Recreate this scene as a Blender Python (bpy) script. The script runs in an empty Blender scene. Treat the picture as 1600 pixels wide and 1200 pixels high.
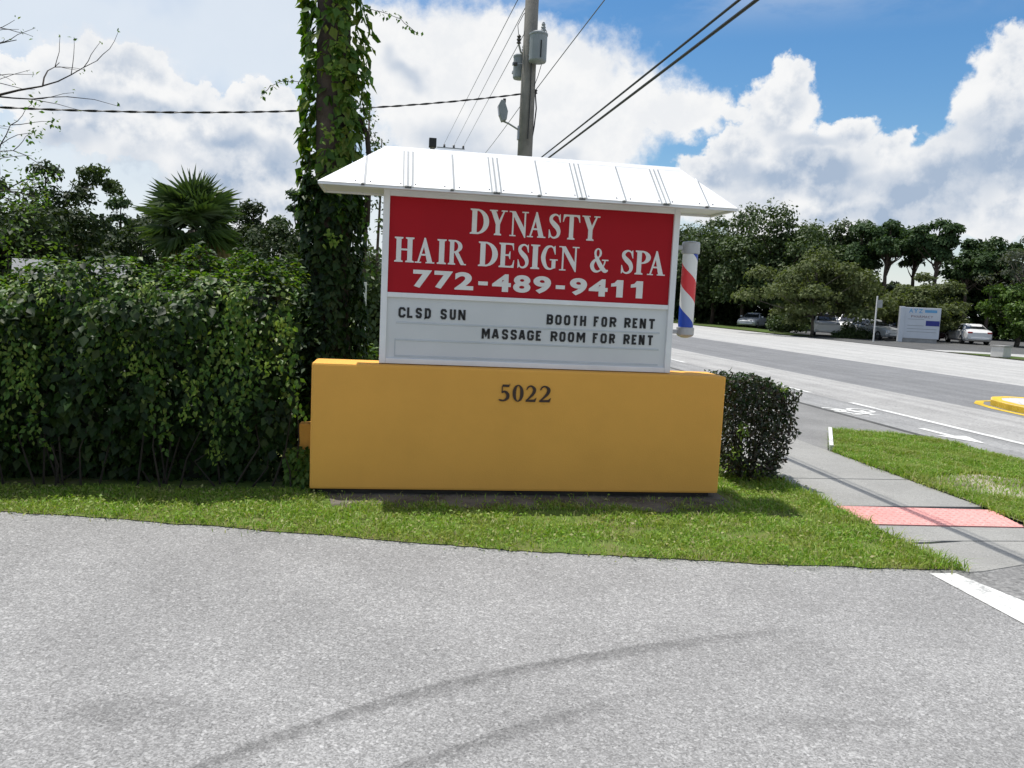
import bpy, bmesh, math, random
import numpy as np
from mathutils import Vector, Matrix

R = math.radians
rnd = random.Random(7)
rng = np.random.default_rng(11)
scene = bpy.context.scene
COL = scene.collection

# ---------------------------------------------------------------- camera
YAW, PITCH, ROLL = R(8.578), R(-6.091), R(2.708)
CAM = Vector((0.614, -6.275, 1.60))
_f = Vector((math.sin(YAW) * math.cos(PITCH), math.cos(YAW) * math.cos(PITCH), math.sin(PITCH)))
_r0 = Vector((math.cos(YAW), -math.sin(YAW), 0))
_u0 = _r0.cross(_f)
_r = math.cos(ROLL) * _r0 + math.sin(ROLL) * _u0
_u = -math.sin(ROLL) * _r0 + math.cos(ROLL) * _u0
cam_data = bpy.data.cameras.new('camera')
cam = bpy.data.objects.new('camera', cam_data)
COL.objects.link(cam)
m = Matrix((_r, _u, -_f)).transposed().to_4x4()
m.translation = CAM
cam.matrix_world = m
cam_data.sensor_width = 36
cam_data.lens = 36 * 1250 / 1600
cam_data.clip_start = 0.05
cam_data.clip_end = 3000
scene.camera = cam

# ---------------------------------------------------------------- colour management
scene.view_settings.view_transform = 'Standard'
scene.view_settings.look = 'None'
scene.view_settings.gamma = 1
scene.view_settings.use_curve_mapping = False
scene.view_settings.exposure = 0.15
scene.cycles.use_denoising = True
scene.cycles.max_bounces = 8
scene.cycles.transparent_max_bounces = 8
scene.cycles.caustics_reflective = False
scene.cycles.caustics_refractive = False

# ---------------------------------------------------------------- sun (high, behind the sign and to the left)
SUNV = Vector((-0.23, 0.19, 1.0)).normalized()
SUN_EL = math.asin(SUNV.z)
SUN_AZ = math.atan2(SUNV.x, SUNV.y)
sd = bpy.data.lights.new('sun', 'SUN')
sd.energy = 4.7
sd.angle = R(0.53)
sd.color = (1.0, 0.965, 0.91)
sun = bpy.data.objects.new('sun', sd)
sun.rotation_euler = SUNV.to_track_quat('Z', 'Y').to_euler()
sun.location = (-5, 5, 30)
COL.objects.link(sun)


# ---------------------------------------------------------------- node helpers
class NT:
    def __init__(self, tree):
        self.t = tree
        tree.nodes.clear()

    def n(self, typ, **kw):
        nd = self.t.nodes.new(typ)
        for k, v in kw.items():
            setattr(nd, k, v)
        return nd

    def put(self, sock, v):
        if v is None:
            return
        if isinstance(v, bpy.types.NodeSocket):
            self.t.links.new(v, sock)
        else:
            sock.default_value = v

    def m(self, op, a, b=None, c=None, clamp=False):
        nd = self.n('ShaderNodeMath', operation=op, use_clamp=clamp)
        for i, v in enumerate((a, b, c)):
            self.put(nd.inputs[i], v)
        return nd.outputs[0]

    def v(self, op, a, b=None, out=0):
        nd = self.n('ShaderNodeVectorMath', operation=op)
        self.put(nd.inputs[0], a)
        if b is not None:
            if op == 'SCALE':
                self.put(nd.inputs[3], b)
            else:
                self.put(nd.inputs[1], b)
        return nd.outputs[out]

    def noise(self, vec, scale, detail=4, rough=0.55, dist=0.0, out='Fac', dim='3D'):
        nd = self.n('ShaderNodeTexNoise', noise_dimensions=dim)
        self.put(nd.inputs['Vector'], vec)
        nd.inputs['Scale'].default_value = scale
        nd.inputs['Detail'].default_value = detail
        nd.inputs['Roughness'].default_value = rough
        nd.inputs['Distortion'].default_value = dist
        return nd.outputs[out]

    def vor(self, vec, scale, feature='F1', out='Distance', rand=1.0):
        nd = self.n('ShaderNodeTexVoronoi', feature=feature)
        self.put(nd.inputs['Vector'], vec)
        nd.inputs['Scale'].default_value = scale
        nd.inputs['Randomness'].default_value = rand
        return nd.outputs[out]

    def ss(self, x, lo, hi, a=0.0, b=1.0):
        nd = self.n('ShaderNodeMapRange', interpolation_type='SMOOTHSTEP')
        self.put(nd.inputs[0], x)
        nd.inputs[1].default_value = lo
        nd.inputs[2].default_value = hi
        nd.inputs[3].default_value = a
        nd.inputs[4].default_value = b
        return nd.outputs[0]

    def mix(self, fac, a, b, blend='MIX'):
        nd = self.n('ShaderNodeMix', data_type='RGBA', blend_type=blend)
        self.put(nd.inputs[0], fac)
        for s, v in ((nd.inputs[6], a), (nd.inputs[7], b)):
            if isinstance(v, (tuple, list)) and len(v) == 3:
                v = (*v, 1)
            self.put(s, v)
        return nd.outputs[2]

    def xyz(self, v):
        nd = self.n('ShaderNodeSeparateXYZ')
        self.put(nd.inputs[0], v)
        return nd.outputs

    def comb(self, x, y, z=0.0):
        nd = self.n('ShaderNodeCombineXYZ')
        for i, q in enumerate((x, y, z)):
            self.put(nd.inputs[i], q)
        return nd.outputs[0]


# ---------------------------------------------------------------- sky: Nishita + a summer cumulus sky, laid out by azimuth and elevation
world = bpy.data.worlds.new('World')
scene.world = world
world.use_nodes = True
W = NT(world.node_tree)
sky = W.n('ShaderNodeTexSky', sky_type='NISHITA')
sky.sun_disc = False
sky.sun_elevation = SUN_EL
sky.sun_rotation = SUN_AZ
sky.altitude = 0
sky.air_density = 1.15
sky.dust_density = 0.6
sky.ozone_density = 3.5
tc = W.n('ShaderNodeTexCoord')
dirv = tc.outputs['Generated']
X, Y, Z = W.xyz(W.v('NORMALIZE', dirv))
az = W.m('MULTIPLY', W.m('ARCTAN2', X, Y), 180 / math.pi)
el = W.m('MULTIPLY', W.m('ARCSINE', Z), 180 / math.pi)
P0 = W.comb(az, el)
# domain warp so that the heaps get billowing outlines
w1 = W.v('SUBTRACT', W.noise(dirv, 9.0, 3, 0.6, out='Color'), (0.5, 0.5, 0.5))
w2 = W.v('SUBTRACT', W.noise(dirv, 34.0, 5, 0.62, out='Color'), (0.5, 0.5, 0.5))
P = W.v('ADD', P0, W.v('ADD', W.v('SCALE', w1, 4.5), W.v('SCALE', w2, 2.6)))
Psoft = W.v('ADD', P0, W.v('SCALE', w1, 7.0))

CUMULUS = [(-17.5, 12.7, 3.7, 2.5), (-20.0, 10.9, 3.4, 2.8), (-15.3, 10.8, 4.1, 2.8), (-18.6, 8.9, 5.5, 2.3),
           (-9.7, 11.3, 2.5, 1.8), (-12.3, 9.2, 5.0, 2.8), (-7.4, 10.9, 2.1, 2.1), (-9.4, 6.7, 6.9, 3.7),
           (-23.3, 11.1, 2.1, 1.6), (26.4, 15.1, 1.9, 1.5), (25.4, 13.3, 2.8, 2.2), (30.2, 11.8, 2.2, 1.4),
           (23.1, 10.6, 1.8, 1.8), (27.3, 9.4, 6.0, 3.2), (32.8, 10.3, 1.5, 1.6), (21.6, 8.7, 2.3, 1.7),
           (29.5, 6.9, 11.5, 2.5), (39.2, 15.4, 3.0, 2.0), (38.2, 13.3, 2.8, 2.3), (39.6, 10.8, 4.1, 3.7),
           (35.9, 9.5, 2.8, 2.3), (34.7, 7.6, 4.6, 2.5), (40.1, 7.7, 4.6, 3.2), (47.0, 11.0, 6.0, 5.0),
           (54.0, 8.5, 7.0, 4.0), (-33.0, 10.0, 7.0, 4.5), (-42.0, 8.0, 8.0, 4.0)]
ANVIL = [(3.2, 14.6, 8.7, 5.0), (-1.2, 16.3, 5.5, 3.2), (10.2, 14.6, 6.9, 3.9), (15.2, 13.2, 5.5, 2.7),
         (19.1, 12.9, 4.1, 1.5), (21.7, 12.9, 2.2, 0.8), (7.5, 16.9, 4.6, 2.3), (6.0, 10.7, 9.2, 3.2),
         (12.2, 10.8, 5.5, 1.9)]
VEIL = [(-19.9, 14.8, 15.1, 4.1), (-8.8, 15.8, 10.1, 6.0), (-15.3, 6.9, 16.5, 6.9), (31.5, 6.1, 15.1, 2.3), (-2.0, 5.0, 20.0, 4.0)]
BASES = [(-20.4, 7.8, 3.4, 1.2), (29.7, 8.5, 3.2, 1.0), (37.4, 8.7, 3.7, 1.8), (27.9, 11.7, 2.8, 0.6), (4.2, 10.4, 3.7, 1.8),
         (-13.4, 5.9, 6.9, 1.8), (0.5, 14.9, 1.8, 1.1), (33.0, 6.6, 6.0, 0.9),
         (28.5, 10.0, 3.6, 1.6), (39.0, 10.8, 3.6, 2.6), (35.0, 8.0, 5.0, 1.6), (24.5, 8.6, 3.0, 1.2), (8.0, 9.6, 5.0, 1.2), (-9.0, 8.2, 3.5, 1.0), (-16.5, 10.2, 3.0, 0.8)]


def heap(p, blobs):
    out = None
    for a, e, rx, ry in blobs:
        d = W.v('LENGTH', W.v('MULTIPLY', W.v('SUBTRACT', p, (a, e, 0)), (1 / rx, 1 / ry, 0)), out=1)
        d = W.m('SUBTRACT', 1.0, d)
        out = d if out is None else W.m('SMOOTH_MAX', out, d, 0.25)
    return out


dc = heap(P, CUMULUS)
da = heap(P, ANVIL)
dv = heap(Psoft, VEIL)
db = heap(Psoft, BASES)
fine = W.m('SUBTRACT', W.noise(dirv, 70, 6, 0.6), 0.5)
mc = W.ss(W.m('MULTIPLY_ADD', fine, 0.45, dc), -0.08, 0.20)
ma = W.ss(W.m('MULTIPLY_ADD', fine, 0.45, da), -0.22, 0.34)
mv = W.ss(dv, -0.25, 0.6, 0.0, 0.85)
# the rest of the sky carries the same fair-weather heaps, scattered by noise
den = W.m('ADD', W.m('MAXIMUM', Z, 0.0), 0.16)
cp = W.v('DIVIDE', W.comb(X, Y, 0.0), W.comb(den, den, 1.0))
gen = W.noise(cp, 1.6, 7, 0.58, 0.3)
mg = W.ss(gen, 0.43, 0.58)
inview = W.m('MULTIPLY', W.ss(W.m('ABSOLUTE', W.m('SUBTRACT', az, 8.0)), 36, 52, 1, 0), W.ss(el, 17, 25, 1, 0))
mg = W.m('MULTIPLY', mg, W.m('SUBTRACT', 1.0, inview))
mh = W.ss(el, 7.5, 0.0, 0.0, 0.8)          # pale haze along the whole horizon
mv = W.m('MAXIMUM', mv, mh)
mask = W.m('MAXIMUM', W.m('MAXIMUM', mc, ma), W.m('MAXIMUM', mv, mg))
# relief of the billows: compare the heap's noise with itself a little towards the sun
dirs = W.v('ADD', dirv, (-0.006, 0.0, 0.022))
n1 = W.noise(dirv, 15, 6, 0.58)
n2 = W.noise(dirs, 15, 6, 0.58)
rel = W.ss(W.m('SUBTRACT', n1, n2), -0.13, 0.14)
thick = W.ss(dc, 0.15, 0.85)
base = W.ss(db, -0.35, 0.75)
shade = W.m('MULTIPLY', W.m('SUBTRACT', 1.0, rel), W.m('MULTIPLY_ADD', thick, 0.5, 0.15))
shade = W.m('ADD', shade, W.m('MULTIPLY', base, 0.56), clamp=True)
ccol = W.mix(shade, (0.98, 0.985, 0.99), (0.42, 0.52, 0.67))
ccol = W.mix(W.m('MULTIPLY', W.m('MULTIPLY', mv, W.m('SUBTRACT', 1.0, W.m('MAXIMUM', mc, ma))), 1.0), ccol, (0.84, 0.90, 0.96))
hs = W.n('ShaderNodeHueSaturation')
W.put(hs.inputs['Color'], sky.outputs[0])
hs.inputs['Saturation'].default_value = 1.3
hs.inputs['Value'].default_value = 1.0
bg1 = W.n('ShaderNodeBackground')
W.put(bg1.inputs[0], hs.outputs[0])
bg1.inputs[1].default_value = 0.112
bg2 = W.n('ShaderNodeBackground')
W.put(bg2.inputs[0], ccol)
bg2.inputs[1].default_value = 0.86
ms = W.n('ShaderNodeMixShader')
W.put(ms.inputs[0], mask)
W.put(ms.inputs[1], bg1.outputs[0])
W.put(ms.inputs[2], bg2.outputs[0])
wo = W.n('ShaderNodeOutputWorld')
W.put(wo.inputs[0], ms.outputs[0])
world.cycles.sampling_method = 'MANUAL'
world.cycles.sample_map_resolution = 1024


# ---------------------------------------------------------------- materials
MAT = {}


def new_mat(name):
    mt = bpy.data.materials.new(name)
    mt.use_nodes = True
    t = NT(mt.node_tree)
    out = t.n('ShaderNodeOutputMaterial')
    b = t.n('ShaderNodeBsdfPrincipled')
    t.put(out.inputs[0], b.outputs[0])
    MAT[name] = mt
    return mt, t, b, out


def simple(name, col, rough=0.6, var=0.12, scale=3.0, bump=0.0, bscale=40, metal=0.0, spec=0.4, detail=5):
    mt, t, b, out = new_mat(name)
    oc = t.n('ShaderNodeTexCoord').outputs['Object']
    nz = t.noise(oc, scale, detail, 0.6)
    lo = tuple(c * (1 - var) for c in col)
    hi = tuple(min(1, c * (1 + var)) for c in col)
    t.put(b.inputs['Base Color'], t.mix(t.ss(nz, 0.3, 0.7), lo, hi))
    b.inputs['Roughness'].default_value = rough
    b.inputs['Metallic'].default_value = metal
    b.inputs['Specular IOR Level'].default_value = spec
    if bump:
        bp = t.n('ShaderNodeBump')
        bp.inputs['Strength'].default_value = bump
        bp.inputs['Distance'].default_value = 0.01
        t.put(bp.inputs['Height'], t.noise(oc, bscale, 4, 0.6))
        t.put(b.inputs['Normal'], bp.outputs[0])
    return mt


def leaf_mat(name, cols, trans=0.35, rough=0.5, spec=0.3, tcol=None, patchy=False):
    """leaf blades: each blade picks its own tint; light shines through"""
    mt, t, b, out = new_mat(name)
    geo = t.n('ShaderNodeNewGeometry')
    ramp = t.n('ShaderNodeValToRGB')
    cr = ramp.color_ramp
    while len(cr.elements) < len(cols):
        cr.elements.new(0.5)
    for i, c in enumerate(cols):
        cr.elements[i].position = i / max(1, len(cols) - 1)
        cr.elements[i].color = (*c, 1)
    t.put(ramp.inputs[0], geo.outputs['Random Per Island'])
    if patchy:      # dry and lush patches of the lawn
        oc = t.n('ShaderNodeTexCoord').outputs['Object']
        pn = t.ss(t.noise(oc, 2.2, 5, 0.6), 0.42, 0.72)
        dry = t.mix(0.6, ramp.outputs[0], (0.30, 0.27, 0.09))
        tint = t.mix(t.m('MULTIPLY', pn, 0.7), ramp.outputs[0], dry)

        class _S:
            outputs = [tint]
        ramp = _S
    t.put(b.inputs['Base Color'], ramp.outputs[0])
    b.inputs['Roughness'].default_value = rough
    b.inputs['Specular IOR Level'].default_value = spec
    tr = t.n('ShaderNodeBsdfTranslucent')
    t.put(tr.inputs[0], t.mix(1.0, ramp.outputs[0], tcol or (1.0, 1.1, 0.35), 'MULTIPLY'))
    mx = t.n('ShaderNodeMixShader')
    mx.inputs[0].default_value = trans
    t.put(mx.inputs[1], b.outputs[0])
    t.put(mx.inputs[2], tr.outputs[0])
    t.put(out.inputs[0], mx.outputs[0])
    return mt


def asphalt(name, dark, light, grain=110, streak=0.0, patch=0.12, marks=None, rough=0.85, worn=False):
    mt, t, b, out = new_mat(name)
    oc = t.n('ShaderNodeTexCoord').outputs['Object']
    cell = t.xyz(t.vor(oc, grain, out='Color'))[0]
    big = t.noise(oc, 1.1, 6, 0.6)
    mid = t.noise(oc, 30, 4, 0.6)
    f = t.m('ADD', t.m('MULTIPLY', t.m('POWER', cell, 1.3), 0.55), t.m('MULTIPLY', mid, 0.45))
    col = t.mix(f, dark, light)
    # scattered dark pits and pale stones
    pit = t.ss(t.xyz(t.vor(oc, grain * 0.8, out='Color'))[1], 0.90, 0.96, 0.0, 0.4)
    stone = t.ss(t.xyz(t.vor(oc, grain * 0.62, out='Color'))[2], 0.93, 0.97, 0.0, 0.32)
    col = t.mix(pit, col, tuple(c * 0.45 for c in dark))
    col = t.mix(stone, col, tuple(min(0.8, c * 1.5) for c in light))
    if worn:     # paint rubbed through to the asphalt
        wv = t.m('ADD', t.m('MULTIPLY', t.noise(oc, 2.3, 4, 0.6), 0.6), t.m('MULTIPLY', t.noise(oc, 38, 5, 0.7), 0.4))
        col = t.mix(t.ss(wv, 0.53, 0.62, 0.0, 0.75), col, (0.24, 0.24, 0.235))
    k = t.m('MULTIPLY_ADD', t.ss(big, 0.3, 0.7), 2 * patch, 1 - patch)
    if streak:
        sx = t.v('MULTIPLY', oc, (1.6, 0.035, 1.0))
        k = t.m('MULTIPLY', k, t.m('MULTIPLY_ADD', t.ss(t.noise(sx, 1.3, 5, 0.6), 0.3, 0.7), 2 * streak, 1 - streak))
    if marks:
        x, y, z = t.xyz(oc)
        for (a3, a2, a1, a0), x0, x1, wd, amt in marks:
            fx = t.m('MULTIPLY_ADD', t.m('MULTIPLY_ADD', t.m('MULTIPLY_ADD', x, a3, a2), x, a1), x, a0)
            d = t.m('SUBTRACT', y, fx)
            d = t.m('ADD', d, t.m('MULTIPLY', t.m('SUBTRACT', t.noise(oc, 3.0, 3), 0.5), 0.05))
            edge = t.m('MULTIPLY', t.ss(d, -wd * 2.4, -0.01, 0, 1), t.ss(d, 0.0, 0.035, 1, 0))
            fade = t.m('MULTIPLY', t.ss(x, x0 - 0.8, x0 + 0.1), t.ss(x, x1 - 0.9, x1 + 0.5, 1, 0))
            brk = t.ss(t.noise(oc, 9.0, 5, 0.65), 0.25, 0.6, 0.45, 1.0)
            k = t.m('MULTIPLY', k, t.m('SUBTRACT', 1.0, t.m('MULTIPLY', t.m('MULTIPLY', edge, fade), t.m('MULTIPLY', brk, amt))))
        for cx, cy, sx_, sy_, amt in ((-0.35, -3.26, 0.34, 0.16, 0.22), (2.35, -3.5, 0.35, 0.12, 0.2), (1.0, -4.6, 0.5, 0.2, 0.15), (-1.6, -2.2, 0.5, 0.1, 0.1)):
            d = t.v('LENGTH', t.v('MULTIPLY', t.v('SUBTRACT', oc, (cx, cy, 0)), (1 / sx_, 1 / sy_, 0)), out=1)
            d = t.m('ADD', d, t.m('MULTIPLY', t.m('SUBTRACT', t.noise(oc, 7.0, 5, 0.65), 0.5), 2.4))
            k = t.m('MULTIPLY', k, t.ss(d, 0.2, 1.1, 1 - amt, 1.0))
    kk = t.n('ShaderNodeVectorMath', operation='SCALE')
    t.put(kk.inputs[0], col)
    t.put(kk.inputs[3], k)
    t.put(b.inputs['Base Color'], kk.outputs[0])
    b.inputs['Roughness'].default_value = rough
    b.inputs['Specular IOR Level'].default_value = 0.25
    bp = t.n('ShaderNodeBump')
    bp.inputs['Strength'].default_value = 0.55
    bp.inputs['Distance'].default_value = 0.004
    t.put(bp.inputs['Height'], t.m('ADD', cell, mid))
    t.put(b.inputs['Normal'], bp.outputs[0])
    return mt


_c1 = np.polyfit([-0.004, 0.301, 0.672, 1.109, 1.808, 2.525], [-3.65, -3.431, -3.196, -3.019, -2.793, -2.637], 3)
_c2 = np.polyfit([0.67, 0.997, 1.37, 1.987], [-3.696, -3.518, -3.356, -3.138], 2)
MARKS = [(tuple(float(v) for v in _c1), -0.2, 2.6, 0.055, 0.4), ((0.0, *[float(v) for v in _c2]), 0.5, 1.7, 0.045, 0.34)]
asphalt('driveway_asphalt', (0.115, 0.114, 0.111), (0.41, 0.405, 0.395), 150, 0, 0.1, MARKS)
asphalt('apron_asphalt', (0.11, 0.11, 0.107), (0.28, 0.275, 0.265), 60, 0, 0.14)
asphalt('bike_lane_asphalt', (0.2, 0.2, 0.197), (0.3, 0.298, 0.29), 40, 0.12, 0.1)
asphalt('travel_lane_asphalt', (0.28, 0.276, 0.266), (0.375, 0.368, 0.352), 40, 0.14, 0.08)
asphalt('turn_lane_asphalt', (0.15, 0.152, 0.154), (0.21, 0.211, 0.212), 40, 0.1, 0.08)
asphalt('far_lane_asphalt', (0.34, 0.337, 0.325), (0.42, 0.413, 0.395), 30, 0.12, 0.06)
asphalt('parking_asphalt', (0.06, 0.06, 0.06), (0.13, 0.13, 0.125), 30, 0, 0.15)
asphalt('concrete', (0.235, 0.232, 0.217), (0.32, 0.315, 0.295), 160, 0, 0.1)
asphalt('grey_paving', (0.17, 0.169, 0.163), (0.25, 0.247, 0.237), 120, 0, 0.14)
asphalt('road_paint', (0.52, 0.52, 0.5), (0.74, 0.74, 0.71), 70, 0, 0.12, worn=True)
asphalt('yellow_paint', (0.5, 0.33, 0.03), (0.72, 0.5, 0.06), 70, 0, 0.2)
asphalt('pink_pad', (0.60, 0.275, 0.25), (0.69, 0.35, 0.32), 90, 0, 0.1)
simple('pale_concrete', (0.5, 0.49, 0.46), 0.8, 0.1, 2.0, 0.3)
simple('kerb_concrete', (0.3, 0.295, 0.28), 0.85, 0.15, 3.0, 0.3)
simple('dark_kerb', (0.07, 0.07, 0.066), 0.9, 0.25, 2.0, 0.3)  # one dark grey tone over the whole kerb
simple('seam', (0.03, 0.03, 0.028), 0.9, 0.2, 3.0)


def ground_mat(name, a, b_, c, s1=0.6, s2=6.0):
    mt, t, b, out = new_mat(name)
    oc = t.n('ShaderNodeTexCoord').outputs['Object']
    col = t.mix(t.ss(t.noise(oc, s2, 6, 0.65), 0.35, 0.65), a, b_)
    col = t.mix(t.ss(t.noise(oc, s1, 6, 0.6), 0.42, 0.62), col, c)
    t.put(b.inputs['Base Color'], col)
    b.inputs['Roughness'].default_value = 0.95
    b.inputs['Specular IOR Level'].default_value = 0.1
    bp = t.n('ShaderNodeBump')
    bp.inputs['Strength'].default_value = 0.6
    bp.inputs['Distance'].default_value = 0.02
    t.put(bp.inputs['Height'], t.noise(oc, s2 * 6, 5, 0.65))
    t.put(b.inputs['Normal'], bp.outputs[0])


ground_mat('meadow', (0.05, 0.085, 0.018), (0.08, 0.125, 0.03), (0.07, 0.08, 0.03))
ground_mat('lawn_soil', (0.12, 0.155, 0.035), (0.18, 0.165, 0.08), (0.11, 0.17, 0.035), 1.5, 14)
ground_mat('sand_soil', (0.10, 0.105, 0.04), (0.2, 0.18, 0.13), (0.42, 0.38, 0.31), 1.3, 12)
ground_mat('bare_soil', (0.075, 0.065, 0.05), (0.13, 0.115, 0.095), (0.17, 0.155, 0.13), 2.5, 22)

simple('yellow_stucco', (0.77, 0.39, 0.078), 0.8, 0.035, 1.7, 0.22, 90, spec=0.25)
simple('sign_white', (0.76, 0.76, 0.755), 0.4, 0.06, 2.6, detail=8)
simple('roof_white', (0.76, 0.76, 0.755), 0.4, 0.03, 1.5, spec=0.5)
simple('red_panel', (0.38, 0.004, 0.011), 0.5, 0.08, 0.9, spec=0.2)
simple('letter_white', (0.74, 0.72, 0.68), 0.4, 0.04, 5)
simple('reader_face', (0.60, 0.61, 0.61), 0.28, 0.05, 1.2, spec=0.5)
simple('track_clear', (0.47, 0.5, 0.52), 0.2, 0.08, 4, spec=0.6)
simple('letter_black', (0.012, 0.012, 0.013), 0.35, 0.1, 5)
simple('number_bronze', (0.04, 0.02, 0.012), 0.4, 0.2, 9)
simple('screw_dark', (0.1, 0.1, 0.1), 0.5, 0.2, 9)
simple('footing_shade', (0.05, 0.045, 0.04), 0.9, 0.3, 4)  # near-black colour paints in the shadow gap under the wall
simple('bark', (0.075, 0.055, 0.042), 0.9, 0.4, 6, 1.0, 30)
simple('grey_bark', (0.12, 0.105, 0.09), 0.9, 0.35, 6, 0.8, 30)
simple('dark_twig', (0.03, 0.024, 0.018), 0.9, 0.3, 6)
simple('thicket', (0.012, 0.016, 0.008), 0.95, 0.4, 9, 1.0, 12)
simple('pole_wood', (0.21, 0.195, 0.175), 0.85, 0.2, 2.5, 0.5, 30)
simple('transformer_grey', (0.25, 0.27, 0.28), 0.45, 0.08, 3)
simple('porcelain_dark', (0.05, 0.045, 0.045), 0.3, 0.1, 3)
simple('galvanised', (0.32, 0.33, 0.34), 0.45, 0.1, 6, metal=0.6)
simple('cable_black', (0.018, 0.018, 0.019), 0.5, 0.1, 3)
simple('cable_grey', (0.12, 0.125, 0.13), 0.45, 0.1, 3, metal=0.4)
simple('cap_silver', (0.42, 0.42, 0.43), 0.35, 0.06, 4, metal=0.35)
simple('car_white', (0.72, 0.72, 0.72), 0.25, 0.02, 1, spec=0.6)
simple('car_silver', (0.5, 0.52, 0.54), 0.25, 0.02, 1, metal=0.4, spec=0.6)
simple('car_maroon', (0.06, 0.03, 0.03), 0.25, 0.05, 1, spec=0.6)
simple('car_grey', (0.14, 0.15, 0.16), 0.25, 0.05, 1, spec=0.6)
simple('glass_dark', (0.015, 0.018, 0.02), 0.08, 0.1, 1, spec=0.7)
simple('tyre', (0.02, 0.02, 0.02), 0.8, 0.2, 5)
simple('chrome', (0.55, 0.55, 0.56), 0.25, 0.05, 4, metal=0.8)
simple('tail_red', (0.35, 0.02, 0.015), 0.3, 0.1, 4)
simple('biz_white', (0.55, 0.58, 0.62), 0.4, 0.03, 1)
simple('biz_blue', (0.02, 0.03, 0.22), 0.4, 0.1, 3)
simple('biz_sky', (0.13, 0.35, 0.6), 0.4, 0.08, 3)
simple('biz_text', (0.2, 0.12, 0.12), 0.5, 0.1, 3)
simple('house_wall', (0.45, 0.46, 0.46), 0.8, 0.05, 1)
simple('house_roof', (0.13, 0.135, 0.14), 0.6, 0.1, 1)
simple('post_white', (0.62, 0.62, 0.6), 0.7, 0.08, 6)
simple('frond_dead', (0.3, 0.24, 0.13), 0.8, 0.25, 8)

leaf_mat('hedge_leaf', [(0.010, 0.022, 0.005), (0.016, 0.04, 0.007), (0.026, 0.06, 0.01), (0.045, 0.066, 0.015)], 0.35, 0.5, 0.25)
leaf_mat('dark_leaf', [(0.02, 0.035, 0.012), (0.03, 0.05, 0.016), (0.045, 0.065, 0.022)], 0.25, 0.55, 0.2)  # dull dark green of the left trees and the undergrowth
leaf_mat('vine_leaf', [(0.05, 0.12, 0.016), (0.075, 0.16, 0.02), (0.11, 0.19, 0.025), (0.16, 0.2, 0.03)], 0.45, 0.45, 0.35)
leaf_mat('fresh_leaf', [(0.13, 0.24, 0.03), (0.2, 0.3, 0.04), (0.26, 0.32, 0.06)], 0.4, 0.5, 0.3)
leaf_mat('bush_leaf', [(0.018, 0.022, 0.012), (0.03, 0.05, 0.015), (0.045, 0.025, 0.018), (0.045, 0.065, 0.022)], 0.25, 0.4, 0.45)
leaf_mat('oak_leaf', [(0.042, 0.07, 0.022), (0.06, 0.092, 0.03), (0.08, 0.112, 0.04)], 0.3, 0.5, 0.3)
leaf_mat('olive_leaf', [(0.085, 0.11, 0.04), (0.11, 0.135, 0.05), (0.135, 0.155, 0.07)], 0.35, 0.6, 0.2)
leaf_mat('bright_leaf', [(0.06, 0.115, 0.02), (0.085, 0.15, 0.025), (0.11, 0.17, 0.03)], 0.35, 0.5, 0.3)
leaf_mat('pine_leaf', [(0.035, 0.07, 0.025), (0.05, 0.09, 0.033), (0.065, 0.105, 0.04)], 0.3, 0.6, 0.2)
leaf_mat('grey_leaf', [(0.075, 0.085, 0.065), (0.1, 0.11, 0.085), (0.06, 0.08, 0.045)], 0.3, 0.6, 0.2)
leaf_mat('palm_leaf', [(0.05, 0.09, 0.03), (0.075, 0.12, 0.04), (0.1, 0.15, 0.055)], 0.3, 0.4, 0.5)
leaf_mat('grass_blade', patchy=True, cols=[(0.13, 0.25, 0.022), (0.18, 0.33, 0.032), (0.23, 0.38, 0.045), (0.29, 0.37, 0.07), (0.45, 0.41, 0.22)], trans=0.4, rough=0.5, spec=0.3)


# ---------------------------------------------------------------- mesh helpers
def link(ob, parent=None):
    COL.objects.link(ob)
    if parent is not None:
        ob.parent = parent
    return ob


def tag(o, label=None, cat=None, group=None, kind=None):
    for k, v in (('label', label), ('category', cat), ('group', group), ('kind', kind)):
        if v:
            o[k] = v
    return o


def empty(name, loc=(0, 0, 0), rz=0.0, label=None, cat=None, group=None):
    o = bpy.data.objects.new(name, None)
    o.empty_display_size = 0.2
    o.location = loc
    o.rotation_euler = (0, 0, rz)
    link(o)
    return tag(o, label, cat, group)


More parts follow.
